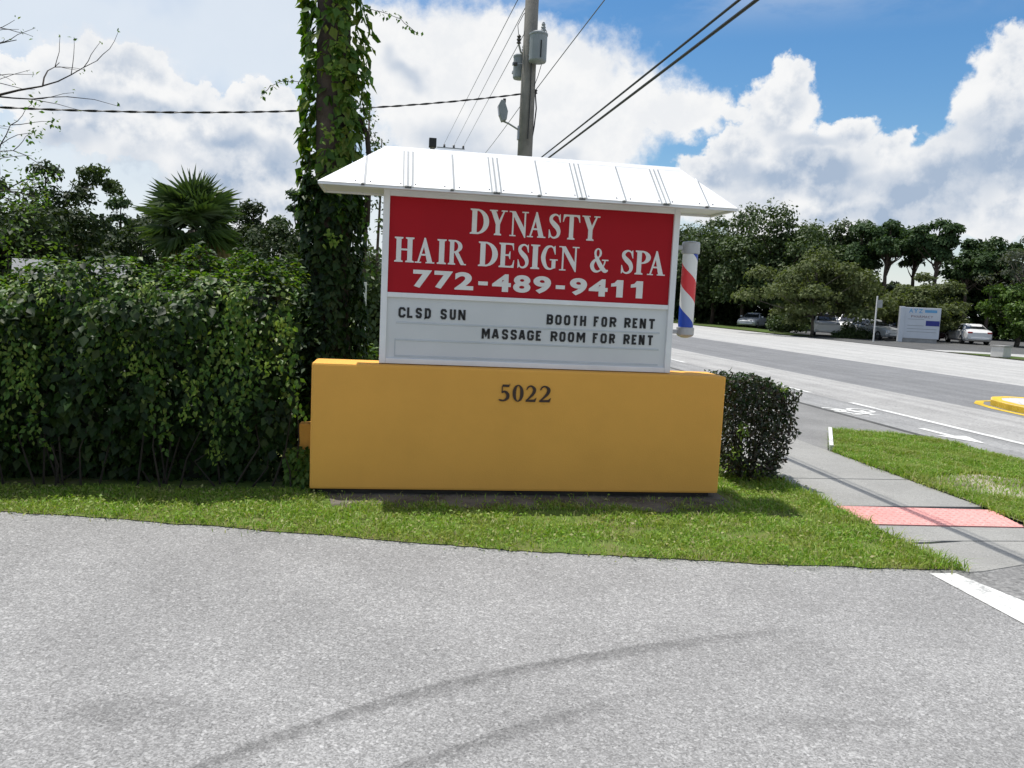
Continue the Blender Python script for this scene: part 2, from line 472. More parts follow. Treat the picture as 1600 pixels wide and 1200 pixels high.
class MB:
    """collects shapes and links them as one mesh object"""

    def __init__(self):
        self.v, self.f, self.mi = [], [], []
        self.cur = 0

    def add(self, vs, fs):
        n = len(self.v)
        self.v += [tuple(p) for p in vs]
        self.f += [tuple(i + n for i in q) for q in fs]
        self.mi += [self.cur] * len(fs)
        return self

    def box(self, lo, hi):
        x0, y0, z0 = lo
        x1, y1, z1 = hi
        return self.add([(x0, y0, z0), (x1, y0, z0), (x1, y1, z0), (x0, y1, z0), (x0, y0, z1), (x1, y0, z1), (x1, y1, z1), (x0, y1, z1)],
                        [(0, 3, 2, 1), (4, 5, 6, 7), (0, 1, 5, 4), (1, 2, 6, 5), (2, 3, 7, 6), (3, 0, 4, 7)])

    def prism(self, poly, axis, a, b):
        """polygon in the two other axes, extruded from a to b along axis"""
        n = len(poly)

        def pt(p, q):
            return {'x': (q, p[0], p[1]), 'y': (p[0], q, p[1]), 'z': (p[0], p[1], q)}[axis]
        vs = [pt(p, a) for p in poly] + [pt(p, b) for p in poly]
        fs = [tuple(range(n - 1, -1, -1)), tuple(range(n, 2 * n))] + [(i, (i + 1) % n, n + (i + 1) % n, n + i) for i in range(n)]
        return self.add(vs, fs)

    def tube(self, pts, rad, sides=6, cap=True):
        pts = [Vector(p) for p in pts]
        if not isinstance(rad, (list, tuple)):
            rad = [rad] * len(pts)
        vs, fs = [], []
        prev = None
        for i, p in enumerate(pts):
            d = (pts[min(i + 1, len(pts) - 1)] - pts[max(i - 1, 0)])
            d = d.normalized() if d.length > 1e-9 else Vector((0, 0, 1))
            a = prev if prev is not None else (Vector((1, 0, 0)) if abs(d.x) < 0.9 else Vector((0, 1, 0)))
            a = (a - d * a.dot(d)).normalized()
            prev = a
            b = d.cross(a)
            for k in range(sides):
                t = 2 * math.pi * k / sides
                vs.append(p + (a * math.cos(t) + b * math.sin(t)) * rad[i])
        for i in range(len(pts) - 1):
            for k in range(sides):
                k2 = (k + 1) % sides
                fs.append((i * sides + k, i * sides + k2, (i + 1) * sides + k2, (i + 1) * sides + k))
        if cap:
            fs.append(tuple(range(sides - 1, -1, -1)))
            fs.append(tuple((len(pts) - 1) * sides + k for k in range(sides)))
        return self.add(vs, fs)

    def lathe(self, prof, c=(0, 0, 0), sides=24):
        vs, fs = [], []
        for r, z in prof:
            for k in range(sides):
                t = 2 * math.pi * k / sides
                vs.append((c[0] + r * math.cos(t), c[1] + r * math.sin(t), c[2] + z))
        for i in range(len(prof) - 1):
            for k in range(sides):
                k2 = (k + 1) % sides
                fs.append((i * sides + k, i * sides + k2, (i + 1) * sides + k2, (i + 1) * sides + k))
        fs.append(tuple(range(sides - 1, -1, -1)))
        fs.append(tuple((len(prof) - 1) * sides + k for k in range(sides)))
        return self.add(vs, fs)

    def mesh(self, name, mats):
        me = bpy.data.meshes.new(name)
        me.from_pydata(self.v, [], self.f)
        for mm in ([mats] if isinstance(mats, str) else mats):
            me.materials.append(MAT[mm])
        if any(self.mi):
            me.polygons.foreach_set('material_index', self.mi)
        me.update()
        return me

    def build(self, name, mats, parent=None, smooth=False, bevel=0.0, fix=True):
        me = self.mesh(name, mats)
        if fix:
            bm = bmesh.new()
            bm.from_mesh(me)
            bmesh.ops.recalc_face_normals(bm, faces=bm.faces)
            if bevel:
                bmesh.ops.bevel(bm, geom=[e for e in bm.edges if e.calc_face_angle(0) > 0.6], offset=bevel, segments=2, affect='EDGES', profile=0.6)
            bm.to_mesh(me)
            bm.free()
        if smooth:
            me.polygons.foreach_set('use_smooth', [True] * len(me.polygons))
        return link(bpy.data.objects.new(name, me), parent)


def sheet(name, poly, z, mat, kind='structure', parent=None, label=None):
    me = bpy.data.meshes.new(name)
    me.from_pydata([(x, y, z) for x, y in poly], [], [tuple(range(len(poly)))])
    me.materials.append(MAT[mat])
    me.update()
    if me.polygons[0].normal.z < 0:
        me.flip_normals()
    o = link(bpy.data.objects.new(name, me), parent)
    if parent is None:
        o['kind'] = kind
    return o


def np_mesh(name, V, F, mat):
    """V (n,3), F (m,k) with constant k"""
    me = bpy.data.meshes.new(name)
    V = np.ascontiguousarray(V, dtype=np.float32)
    F = np.ascontiguousarray(F, dtype=np.int32)
    k = F.shape[1]
    me.vertices.add(len(V))
    me.vertices.foreach_set('co', V.ravel())
    me.loops.add(F.size)
    me.loops.foreach_set('vertex_index', F.ravel())
    me.polygons.add(len(F))
    me.polygons.foreach_set('loop_start', np.arange(0, F.size, k, dtype=np.int32))
    me.update(calc_edges=True)
    me.materials.append(MAT[mat])
    return me


def unit(a):
    return a / np.maximum(np.linalg.norm(a, axis=-1, keepdims=True), 1e-9)


def leaves(pos, nrm, size, droop=None, aspect=0.55, fold=0.18, g=rng):
    """folded pointed leaf blades: returns V, F. pos (n,3) is the leaf base, nrm the facing, droop the tip direction."""
    n = len(pos)
    nrm = unit(nrm)
    if droop is None:
        droop = g.normal(size=(n, 3))
    tdir = droop - nrm * np.sum(droop * nrm, 1, keepdims=True)
    tdir = unit(tdir + 1e-6)
    side = np.cross(nrm, tdir)
    s = np.broadcast_to(np.asarray(size, float).reshape(-1, 1), (n, 1))
    hw = s * aspect * 0.5
    up = nrm * s * fold
    V = np.stack([pos, pos + tdir * s * 0.42 + side * hw + up, pos + tdir * s, pos + tdir * s * 0.42 - side * hw + up], 1)
    i = np.arange(n)[:, None] * 4
    F = np.concatenate([i + np.array([[0, 1, 2]]), i + np.array([[0, 2, 3]])], 0)
    return V.reshape(-1, 3), F


def join_np(parts):
    Vs, Fs, o = [], [], 0
    for V, F in parts:
        Vs.append(V)
        Fs.append(F + o)
        o += len(V)
    return np.concatenate(Vs), np.concatenate(Fs)


def vnoise(p, seed=0):
    """cheap smooth 3-D value noise in numpy, range 0..1"""
    p = np.asarray(p, float) + seed * 17.31
    i = np.floor(p).astype(np.int64)
    f = p - i
    f = f * f * (3 - 2 * f)
    out = 0
    for dx in (0, 1):
        for dy in (0, 1):
            for dz in (0, 1):
                q = i + np.array([dx, dy, dz])
                h = (q[:, 0] * 374761393 + q[:, 1] * 668265263 + q[:, 2] * 2147483647) & 0xffffffff
                h = ((h ^ (h >> 13)) * 1274126177) & 0xffffffff
                h = ((h ^ (h >> 16)) & 0xffff) / 65535.0
                wgt = (f[:, 0] if dx else 1 - f[:, 0]) * (f[:, 1] if dy else 1 - f[:, 1]) * (f[:, 2] if dz else 1 - f[:, 2])
                out = out + h * wgt
    return out
# ================================================================ GROUND AND ROAD
sheet('ground', [(-700, -300), (900, -300), (900, 1500), (-700, 1500)], -0.16, 'meadow')
EDGE = [(-14, 0.05), (-8, -0.05), (-5, -0.2), (-3.5, -0.32), (-2.0, -0.54), (-0.89, -0.80), (0.18, -1.07), (1.2, -1.34), (2.2, -1.53), (3.2, -1.70), (4.0, -1.78)]


def edge_y(x):
    return float(np.interp(x, [p[0] for p in EDGE], [p[1] for p in EDGE]))


driveway = sheet('driveway', [(x, y + 0.12) for x, y in EDGE] + [(4.05, -1.6), (4.05, -30), (-30, -30), (-30, 0.2)], 0.0, 'driveway_asphalt')
sheet('driveway_apron', [(4.045, -1.55), (4.6, -1.5), (6.2, -1.3), (8.0, -0.9), (8.0, -30), (4.045, -30)], 0.0015, 'apron_asphalt')
st = MB().add([(4.0, -1.83, 0.004), (4.18, -1.83, 0.004), (4.26, -2.3, 0.004), (4.30, -9, 0.004), (4.0, -9, 0.004), (3.99, -2.61, 0.004)], [(0, 5, 4, 3, 2, 1)]).build('stop_line', 'road_paint', driveway, fix=False)

lawn_poly = EDGE + [(4.29, -1.79), (4.2, -1.22), (4.25, -0.3), (4.29, 0.4), (4.27, 1.2), (4.27, 70), (-60, 70), (-60, 0.6)]
_ex = np.arange(-5, 4.25, 0.035)
_en = vnoise(np.stack([_ex * 3.1, _ex * 0, _ex * 0], 1), 21) * 0.07 + vnoise(np.stack([_ex * 13, _ex * 0, _ex * 0], 1), 22) * 0.03 - 0.03
sheet('lawn', EDGE[:2] + [(float(x), edge_y(x) + float(n_)) for x, n_ in zip(_ex, _en)] + lawn_poly[len(EDGE):], 0.006, 'lawn_soil')
soil = []
for i in range(26):
    x = 0.2 + 3.2 * i / 25
    soil.append((x, -0.33 - 0.06 * math.sin(i * 1.7) - 0.06 * rnd.random() - (0.05 if x > 2 else 0)))
for i in range(14):
    soil.append((3.45 - 3.4 * i / 13, 0.55 + 0.1 * rnd.random()))
sheet('soil_bed', soil, 0.010, 'bare_soil')

# sidewalk of cast slabs
walk = sheet('sidewalk', [(4.262, -1.22), (5.68, -1.22), (5.68, 80), (4.262, 80)], 0.0, 'seam')
ys = [-1.18, -0.86, -0.22, 0.80, 2.4, 4.0, 5.6, 7.2, 8.8, 10.4, 12.0, 13.6, 15.2, 16.8, 18.4, 20.0]
for i in range(len(ys) - 1):
    if i == 1:
        continue
    g = 0.006
    MB().box((4.27, ys[i] + g, -0.09), (5.67, ys[i + 1] - g, 0.012 + 0.002 * (i % 2))).build('slab', 'concrete', walk, bevel=0.004)
MB().box((4.27, 20.006, -0.09), (5.67, 80, 0.012)).build('slab', 'concrete', walk)
pad = MB().prism([(4.29, -0.235), (5.66, -0.325), (5.53, -0.83), (4.28, -0.77)], 'z', -0.05, 0.016).build('tactile_pad', 'pink_pad', walk)
domes = MB()
for i in range(22):
    for j in range(8):
        u, v = (i + 0.5) / 22, (j + 0.5) / 8
        x = 4.29 + u * (1.37 - 0.1 * v)
        y = -0.235 - 0.09 * u - v * (0.53 - 0.03 * u)
        domes.lathe([(0.014, 0.0), (0.009, 0.005)], (x, y, 0.0155), 6)
dm = domes.build('raised_dome', 'pink_pad', pad)
dm['kind'] = 'stuff'
# slabs round the pad and the flare down to the driveway
MB().prism([(4.28, -0.785), (5.53, -0.845), (5.40, -0.93), (5.01, -1.06), (4.70, -1.15), (4.43, -1.20), (4.27, -1.21)], 'z', -0.06, 0.009).build('slab', 'concrete', walk)
MB().prism([(4.27, -1.82), (4.20, -1.24), (4.43, -1.235), (4.72, -1.18), (5.03, -1.09), (5.42, -0.965), (5.60, -0.86), (6.0, -0.9), (7.8, -0.75), (7.8, -1.05), (6.1, -1.48), (4.78, -1.68), (4.4, -1.80)], 'z', -0.06, 0.006).build('slab', 'concrete', walk)

# paved corner between the sidewalk and the road
sheet('paved_corner', [(5.672, 2.3), (6.45, 3.66), (7.72, 3.62), (7.72, 80), (5.672, 80)], 0.006, 'grey_paving')
# grass strip by the road
verge_poly = [(5.68, 2.24), (5.66, 0.9), (5.68, 0.1), (5.62, -0.7), (5.75, -0.86), (6.4, -0.86), (7.72, -0.7), (7.74, 2.2), (7.6, 3.2), (7.1, 3.55), (6.46, 3.62)]
sheet('grass_verge', verge_poly, 0.02, 'sand_soil')
ed = MB().prism([(5.66, 2.25), (5.70, 2.235), (6.47, 3.60), (6.44, 3.64)], 'z', 0.0, 0.085).build('kerb_edging', 'road_paint')
tag(ed, 'short white painted edging across the tip of the roadside grass', 'edging')

# the kerb steps down to the road
kerb = MB()
for y0, y1 in [(-0.6 + 3.0 * i, -0.6 + 3.0 * i + 2.985) for i in range(27)]:
    kerb.prism([(7.72, 0.01), (7.84, 0.006), (7.875, -0.10), (7.72, -0.10)], 'y', y0, y1)
tag(kerb.build('kerb', 'dark_kerb'), kind='structure')

road = sheet('road', [(7.2, -60), (29.2, -60), (29.2, 420), (7.2, 420)], -0.112, 'seam')


def strip(name, x0, x1, mat, z=-0.1, y0=-60, y1=420):
    return sheet(name, [(x0, y0), (x1, y0), (x1, y1), (x0, y1)], z, mat, parent=road)


strip('gutter', 7.875, 8.02, 'seam', -0.098)
strip('bike_lane', 8.02, 9.40, 'bike_lane_asphalt')
strip('travel_lane', 9.40, 11.85, 'travel_lane_asphalt')
strip('turn_lane', 11.85, 17.45, 'turn_lane_asphalt')
strip('far_lane', 17.45, 28.6, 'far_lane_asphalt')
Zp = -0.094


def paint(name, poly, mat='road_paint', z=Zp):
    return sheet(name, poly, z, mat, parent=road)


paint('edge_line', [(9.42, -40), (9.56, -40), (9.50, 8.0), (9.36, 8.0)])
for k in range(3):
    y = 9.6 + 7.5 * k
    paint('lane_dash', [(9.4, y), (9.52, y), (9.52, y + 2.6), (9.4, y + 2.6)])
for k in range(8):
    y = 16 + 12 * k
    paint('lane_dash', [(22.9, y), (23.03, y), (23.03, y + 3), (22.9, y + 3)])
# bicycle-lane arrow pointing back along the lane, then the bicycle
paint('lane_arrow', [(8.66, 4.9), (8.78, 4.9), (8.80, 4.25), (8.99, 4.25), (8.80, 3.62), (8.50, 4.25), (8.68, 4.25)])
bk = MB()


def ring2(cx, cy, ro, ri, n=16):
    vs = [(cx + r * math.cos(2 * math.pi * k / n), cy + r * 1.15 * math.sin(2 * math.pi * k / n), Zp) for r in (ro, ri) for k in range(n)]
    bk.add(vs, [(k, (k + 1) % n, n + (k + 1) % n, n + k) for k in range(n)])


def bar2(a, b, w, z=Zp + 0.001):
    a, b = Vector((*a, z)), Vector((*b, z))
    s = (b - a).cross(Vector((0, 0, 1))).normalized() * w / 2
    bk.add([a + s, b + s, b - s, a - s], [(0, 1, 2, 3)])


ring2(8.36, 6.85, 0.24, 0.16)
ring2(8.92, 6.85, 0.24, 0.16)
bar2((8.36, 6.85), (8.52, 6.4), 0.08)
bar2((8.52, 6.4), (8.80, 6.42), 0.08, Zp + 0.002)
bar2((8.92, 6.85), (8.80, 6.3), 0.08, Zp + 0.0015)
bar2((8.62, 6.85), (8.80, 6.42), 0.08)
bar2((8.36, 6.85), (8.62, 6.85), 0.07, Zp + 0.0025)
bar2((8.72, 6.26), (8.92, 6.26), 0.08)
bar2((8.42, 6.3), (8.6, 6.3), 0.08)
bk.build('bicycle_symbol', 'road_paint', road, fix=False)

# centre island with a yellow nose
isl = [(12.35, -40), (12.35, 6.8), (12.45, 7.6), (12.68, 8.3), (13.05, 8.75), (13.5, 8.9), (14.0, 8.75), (14.4, 8.3), (14.65, 7.5), (14.75, -40)]
island = MB().prism(isl, 'z', -0.11, 0.03).build('median_island', 'pale_concrete', bevel=0.03)
nose = [(12.34, 5.2)] + [(x, y) for x, y in isl[1:9]] + [(14.69, 5.2)]
nmb = MB()
nn_ = len(nose)
for x, y in nose:
    dx_, dy_ = x - 13.5, max(0.0, y - 6.5)
    l_ = max(0.2, math.hypot(dx_, dy_))
    ox, oy = dx_ / l_, dy_ / l_
    nmb.v += [(x + ox * 0.006, y + oy * 0.006, -0.1), (x + ox * 0.006, y + oy * 0.006, 0.012), (x - ox * 0.03, y - oy * 0.03, 0.034), (x - ox * 0.17, y - oy * 0.25, 0.035)]
for i in range(nn_ - 1):
    for j in range(3):
        nmb.f.append((i * 4 + j, (i + 1) * 4 + j, (i + 1) * 4 + j + 1, i * 4 + j + 1))
nmb.mi = [0] * len(nmb.f)
nmb.build('yellow_nose', 'yellow_paint', island, fix=False)
tag(island, kind='structure')


sheet('island_slab', [(12.42, -40), (12.42, 6.6), (12.6, 7.4), (13.0, 7.95), (13.5, 8.15), (14.0, 7.95), (14.4, 7.4), (14.62, 6.6), (14.66, -40)], 0.036, 'pale_concrete', parent=island)
paint('nose_paint', [(12.12, 3.0), (12.25, 3.0), (12.25, 6.8), (12.36, 7.65), (12.6, 8.4), (13.0, 8.88), (13.5, 9.05), (13.5, 9.2), (12.92, 9.02), (12.46, 8.5), (12.2, 7.7), (12.1, 6.8)], 'yellow_paint')
MB().box((12.9, 6.6, 0.036), (13.05, 6.75, 0.07)).build('reflector', 'cable_black', island, bevel=0.01)

# far side: kerb strip, verge, parking lot
sheet('far_verge', [(28.62, 20), (29.6, 18), (31.5, 24), (30.6, 30), (28.62, 31)], -0.06, 'meadow')
sheet('far_verge_grass', [(28.62, 48), (30.5, 47), (33, 62), (34, 90), (36, 160), (28.62, 200)], -0.05, 'meadow')
sheet('parking_lot', [(28.61, 30), (60, 20), (75, 40), (70, 62), (40, 72), (33, 60), (30.5, 46), (28.61, 47)], -0.08, 'parking_asphalt')
sheet('parking_drive', [(28.605, 24.5), (60, 6), (64, 14), (31, 33), (28.605, 33.0)], -0.07, 'far_lane_asphalt')

# ---------------------------------------------------------------- grass blades


def in_poly(x, y, poly):
    c = np.zeros(len(x), bool)
    j = len(poly) - 1
    for i in range(len(poly)):
        xi, yi = poly[i]
        xj, yj = poly[j]
        hit = ((yi > y) != (yj > y)) & (x < (xj - xi) * (y - yi) / ((yj - yi) + 1e-12) + xi)
        c ^= hit
        j = i
    return c


def blades(name, n, xr, yr, keep, hmin, hmax, label, z0=0.01):
    x = rng.uniform(*xr, n)
    y = rng.uniform(*yr, n)
    k = keep(x, y)
    x, y = x[k], y[k]
    n = len(x)
    clump = vnoise(np.stack([x * 5, y * 5, x * 0], 1), 3)
    h = (hmin + (hmax - hmin) * rng.random(n) ** 1.6) * (0.55 + 0.9 * clump)
    if xr[0] < 0:      # uncut tufts along the sidewalk
        h = h * (1 + 1.1 * np.exp(-((x - 4.22) / 0.16) ** 2) * (rng.random(n) < 0.5))
    a = rng.uniform(0, 2 * math.pi, n)
    lean = rng.normal(0, 0.8, (n, 2))
    w = rng.uniform(0.0022, 0.0042, n) * (1 + 0.3 * (y > 0.3))
    base = np.stack([x, y, np.full(n, z0)], 1)
    s = np.stack([np.cos(a), np.sin(a), np.zeros(n)], 1) * w[:, None]
    mid = base + np.stack([lean[:, 0] * h * 0.3, lean[:, 1] * h * 0.3, h * 0.6], 1)
    tip = base + np.stack([lean[:, 0] * h * 0.95, lean[:, 1] * h * 0.95, h * (1 - 0.25 * np.minimum(1, np.abs(lean[:, 0]) + np.abs(lean[:, 1])))], 1)
    V = np.stack([base - s, base + s, mid + s * 0.8, mid - s * 0.8, tip], 1).reshape(-1, 3)
    i = np.arange(n)[:, None] * 5
    F = np.concatenate([i + [[0, 1, 2]], i + [[0, 2, 3]], i + [[3, 2, 4]]], 0)
    # broad-leaved weeds among the blades
    nw = min(9000, n // 12)
    ii = rng.choice(n, nw, replace=False)
    wp_ = base[ii] + np.stack([rng.normal(0, .01, nw), rng.normal(0, .01, nw), rng.uniform(0.008, 0.035, nw)], 1)
    Vw, Fw = leaves(wp_, rng.normal(0, 0.45, (nw, 3)) + [0, -0.1, 1], rng.uniform(0.014, 0.034, nw), None, 0.7, 0.1)
    V, F = join_np([(V, F), (Vw, Fw)])
    o = link(bpy.data.objects.new(name, np_mesh(name, V, F, 'grass_blade')))
    tag(o, label, 'grass', kind='stuff')
    return o


lp = EDGE + [(4.31, -1.80), (4.23, -1.22), (4.28, -0.3), (4.31, 0.4), (4.29, 1.2), (4.29, 4), (-6, 4), (-6, -0.1)]


def keep_lawn(x, y):
    jit = rng.normal(0, 0.02, len(x)) + np.where(rng.random(len(x)) < 0.03, rng.normal(0, 0.09, len(x)), 0) - 0.07 * vnoise(np.stack([x * 3.1, y * 0, y * 0], 1), 21) + 0.03
    k = in_poly(x + jit, y + jit, lp)
    bare = (x > 0.12) & (x < 3.5) & (y < 0.6)
    bz_ = np.clip((y + 0.42 + 0.12 * np.sin(x * 9) * np.sin(x * 4.1)) / 0.16, 0, 1)
    k &= ~(bare & (rng.random(len(x)) < 0.95 * bz_))
    for cx_, cy_, rx_, ry_ in ((2.42, -0.98, 0.20, 0.09), (3.28, -1.05, 0.12, 0.06), (1.15, -0.85, 0.12, 0.05), (2.0, -0.55, 0.3, 0.07), (2.95, -0.5, 0.25, 0.07), (3.75, -0.55, 0.2, 0.1)):
        g_ = np.exp(-(((x - cx_) / rx_) ** 2 + ((y - cy_) / ry_) ** 2) * 0.8)
        k &= rng.random(len(x)) > 0.92 * g_
    k &= ~((x < 0.05) & (y > 0.12))
    k &= ~((x > 0) & (x < 3.4) & (y > 0.0))
    hole = vnoise(np.stack([x * 2.6, y * 3.6, x * 0], 1), 9)
    k &= ~((hole > 0.74) & (rng.random(len(x)) > 0.25))
    k &= rng.random(len(x)) < np.where(y > 1.2, 0.4, 1.0)
    return k


blades('grass', 330000, (-4.2, 4.4), (-2.0, 3.5), keep_lawn, 0.014, 0.05, 'short green lawn grass between the driveway and the yellow sign', 0.012)


def keep_verge(x, y):
    jit = rng.normal(0, 0.03, len(x))
    k = in_poly(x + jit, y + jit, verge_poly)
    sand = vnoise(np.stack([x * 1.7, y * 1.7, x * 0], 1), 5)
    near = np.exp(-(((x - 6.35) / 0.75) ** 2 + ((y - 0.55) / 0.6) ** 2))
    k &= ~((near * 0.75 + sand * 0.45 > 0.62) & (rng.random(len(x)) > 0.12))
    return k


blades('verge_grass', 120000, (5.5, 7.85), (-0.95, 3.75), keep_verge, 0.03, 0.08, 'patchy grass with bare sand beside the road', 0.018)
# ================================================================ THE SIGN
WX, WD, WZ0, WZ1 = 3.356, 0.42, 0.05, 1.04
sign = empty('monument_sign', (0, 0, 0), 0, 'roofed roadside sign with red and white board on long yellow wall', 'sign')

base_bm = MB().box((0, 0, WZ0), (WX, WD, WZ1))
base = base_bm.build('base_wall', 'yellow_stucco', sign, bevel=0.018)
MB().box((0.06, 0.06, -0.05), (WX - 0.06, WD - 0.05, WZ0 + 0.004)).build('footing', 'footing_shade', sign)
MB().box((-0.115, 0.26, -0.02), (0.05, 0.40, 0.52)).build('wall_stub', 'yellow_stucco', sign, bevel=0.012)
tab = sign.children

# ---- serif capitals drawn as strokes and stems (unit cap height)
ST, HR, SH = 0.19, 0.065, 0.048


def arc(cx, cy, rx, ry, a0, a1, n=14):
    return [(cx + rx * math.cos(R(a0 + (a1 - a0) * i / n)), cy + ry * math.sin(R(a0 + (a1 - a0) * i / n))) for i in range(n + 1)]


def half(cx, cy, rx, ry, ix, iy, a0, a1, icx=None):
    return arc(cx, cy, rx, ry, a0, a1) + arc(cx if icx is None else icx, cy, ix, iy, a1, a0)


def rect(x0, y0, x1, y1):
    return [(x0, y0), (x1, y0), (x1, y1), (x0, y1)]


def stroke(pts, n=5):
    """Catmull-Rom through (x, y, width): outline polygon"""
    q = [pts[0]] + list(pts) + [pts[-1]]
    c = []
    for i in range(1, len(q) - 2):
        for k in range(n):
            t = k / n
            c.append([0.5 * (2 * q[i][j] + (q[i + 1][j] - q[i - 1][j]) * t + (2 * q[i - 1][j] - 5 * q[i][j] + 4 * q[i + 1][j] - q[i + 2][j]) * t * t
                             + (3 * q[i][j] - q[i - 1][j] - 3 * q[i + 1][j] + q[i + 2][j]) * t ** 3) for j in range(3)])
    c.append(list(pts[-1]))
    L, Rr = [], []
    for i, p in enumerate(c):
        a, b = c[max(0, i - 1)], c[min(len(c) - 1, i + 1)]
        d = Vector((b[0] - a[0], b[1] - a[1])).normalized()
        L.append((p[0] - d.y * p[2] / 2, p[1] + d.x * p[2] / 2))
        Rr.append((p[0] + d.y * p[2] / 2, p[1] - d.x * p[2] / 2))
    return ('strip', L, Rr)


def stem(x0, x1, top=True, bot=True, s=0.07, y1=1.0):
    out = [rect(x0, 0.0, x1, y1)]
    if top:
        out.append([(x0 - s, 1), (x0 - s, 1 - SH), (x0 - 0.01, 1 - SH - 0.03), (x1 + 0.01, 1 - SH - 0.03), (x1 + s, 1 - SH), (x1 + s, 1)])
    if bot:
        out.append([(x0 - s, 0), (x0 - s, SH), (x0 - 0.01, SH + 0.03), (x1 + 0.01, SH + 0.03), (x1 + s, SH), (x1 + s, 0)])
    return out


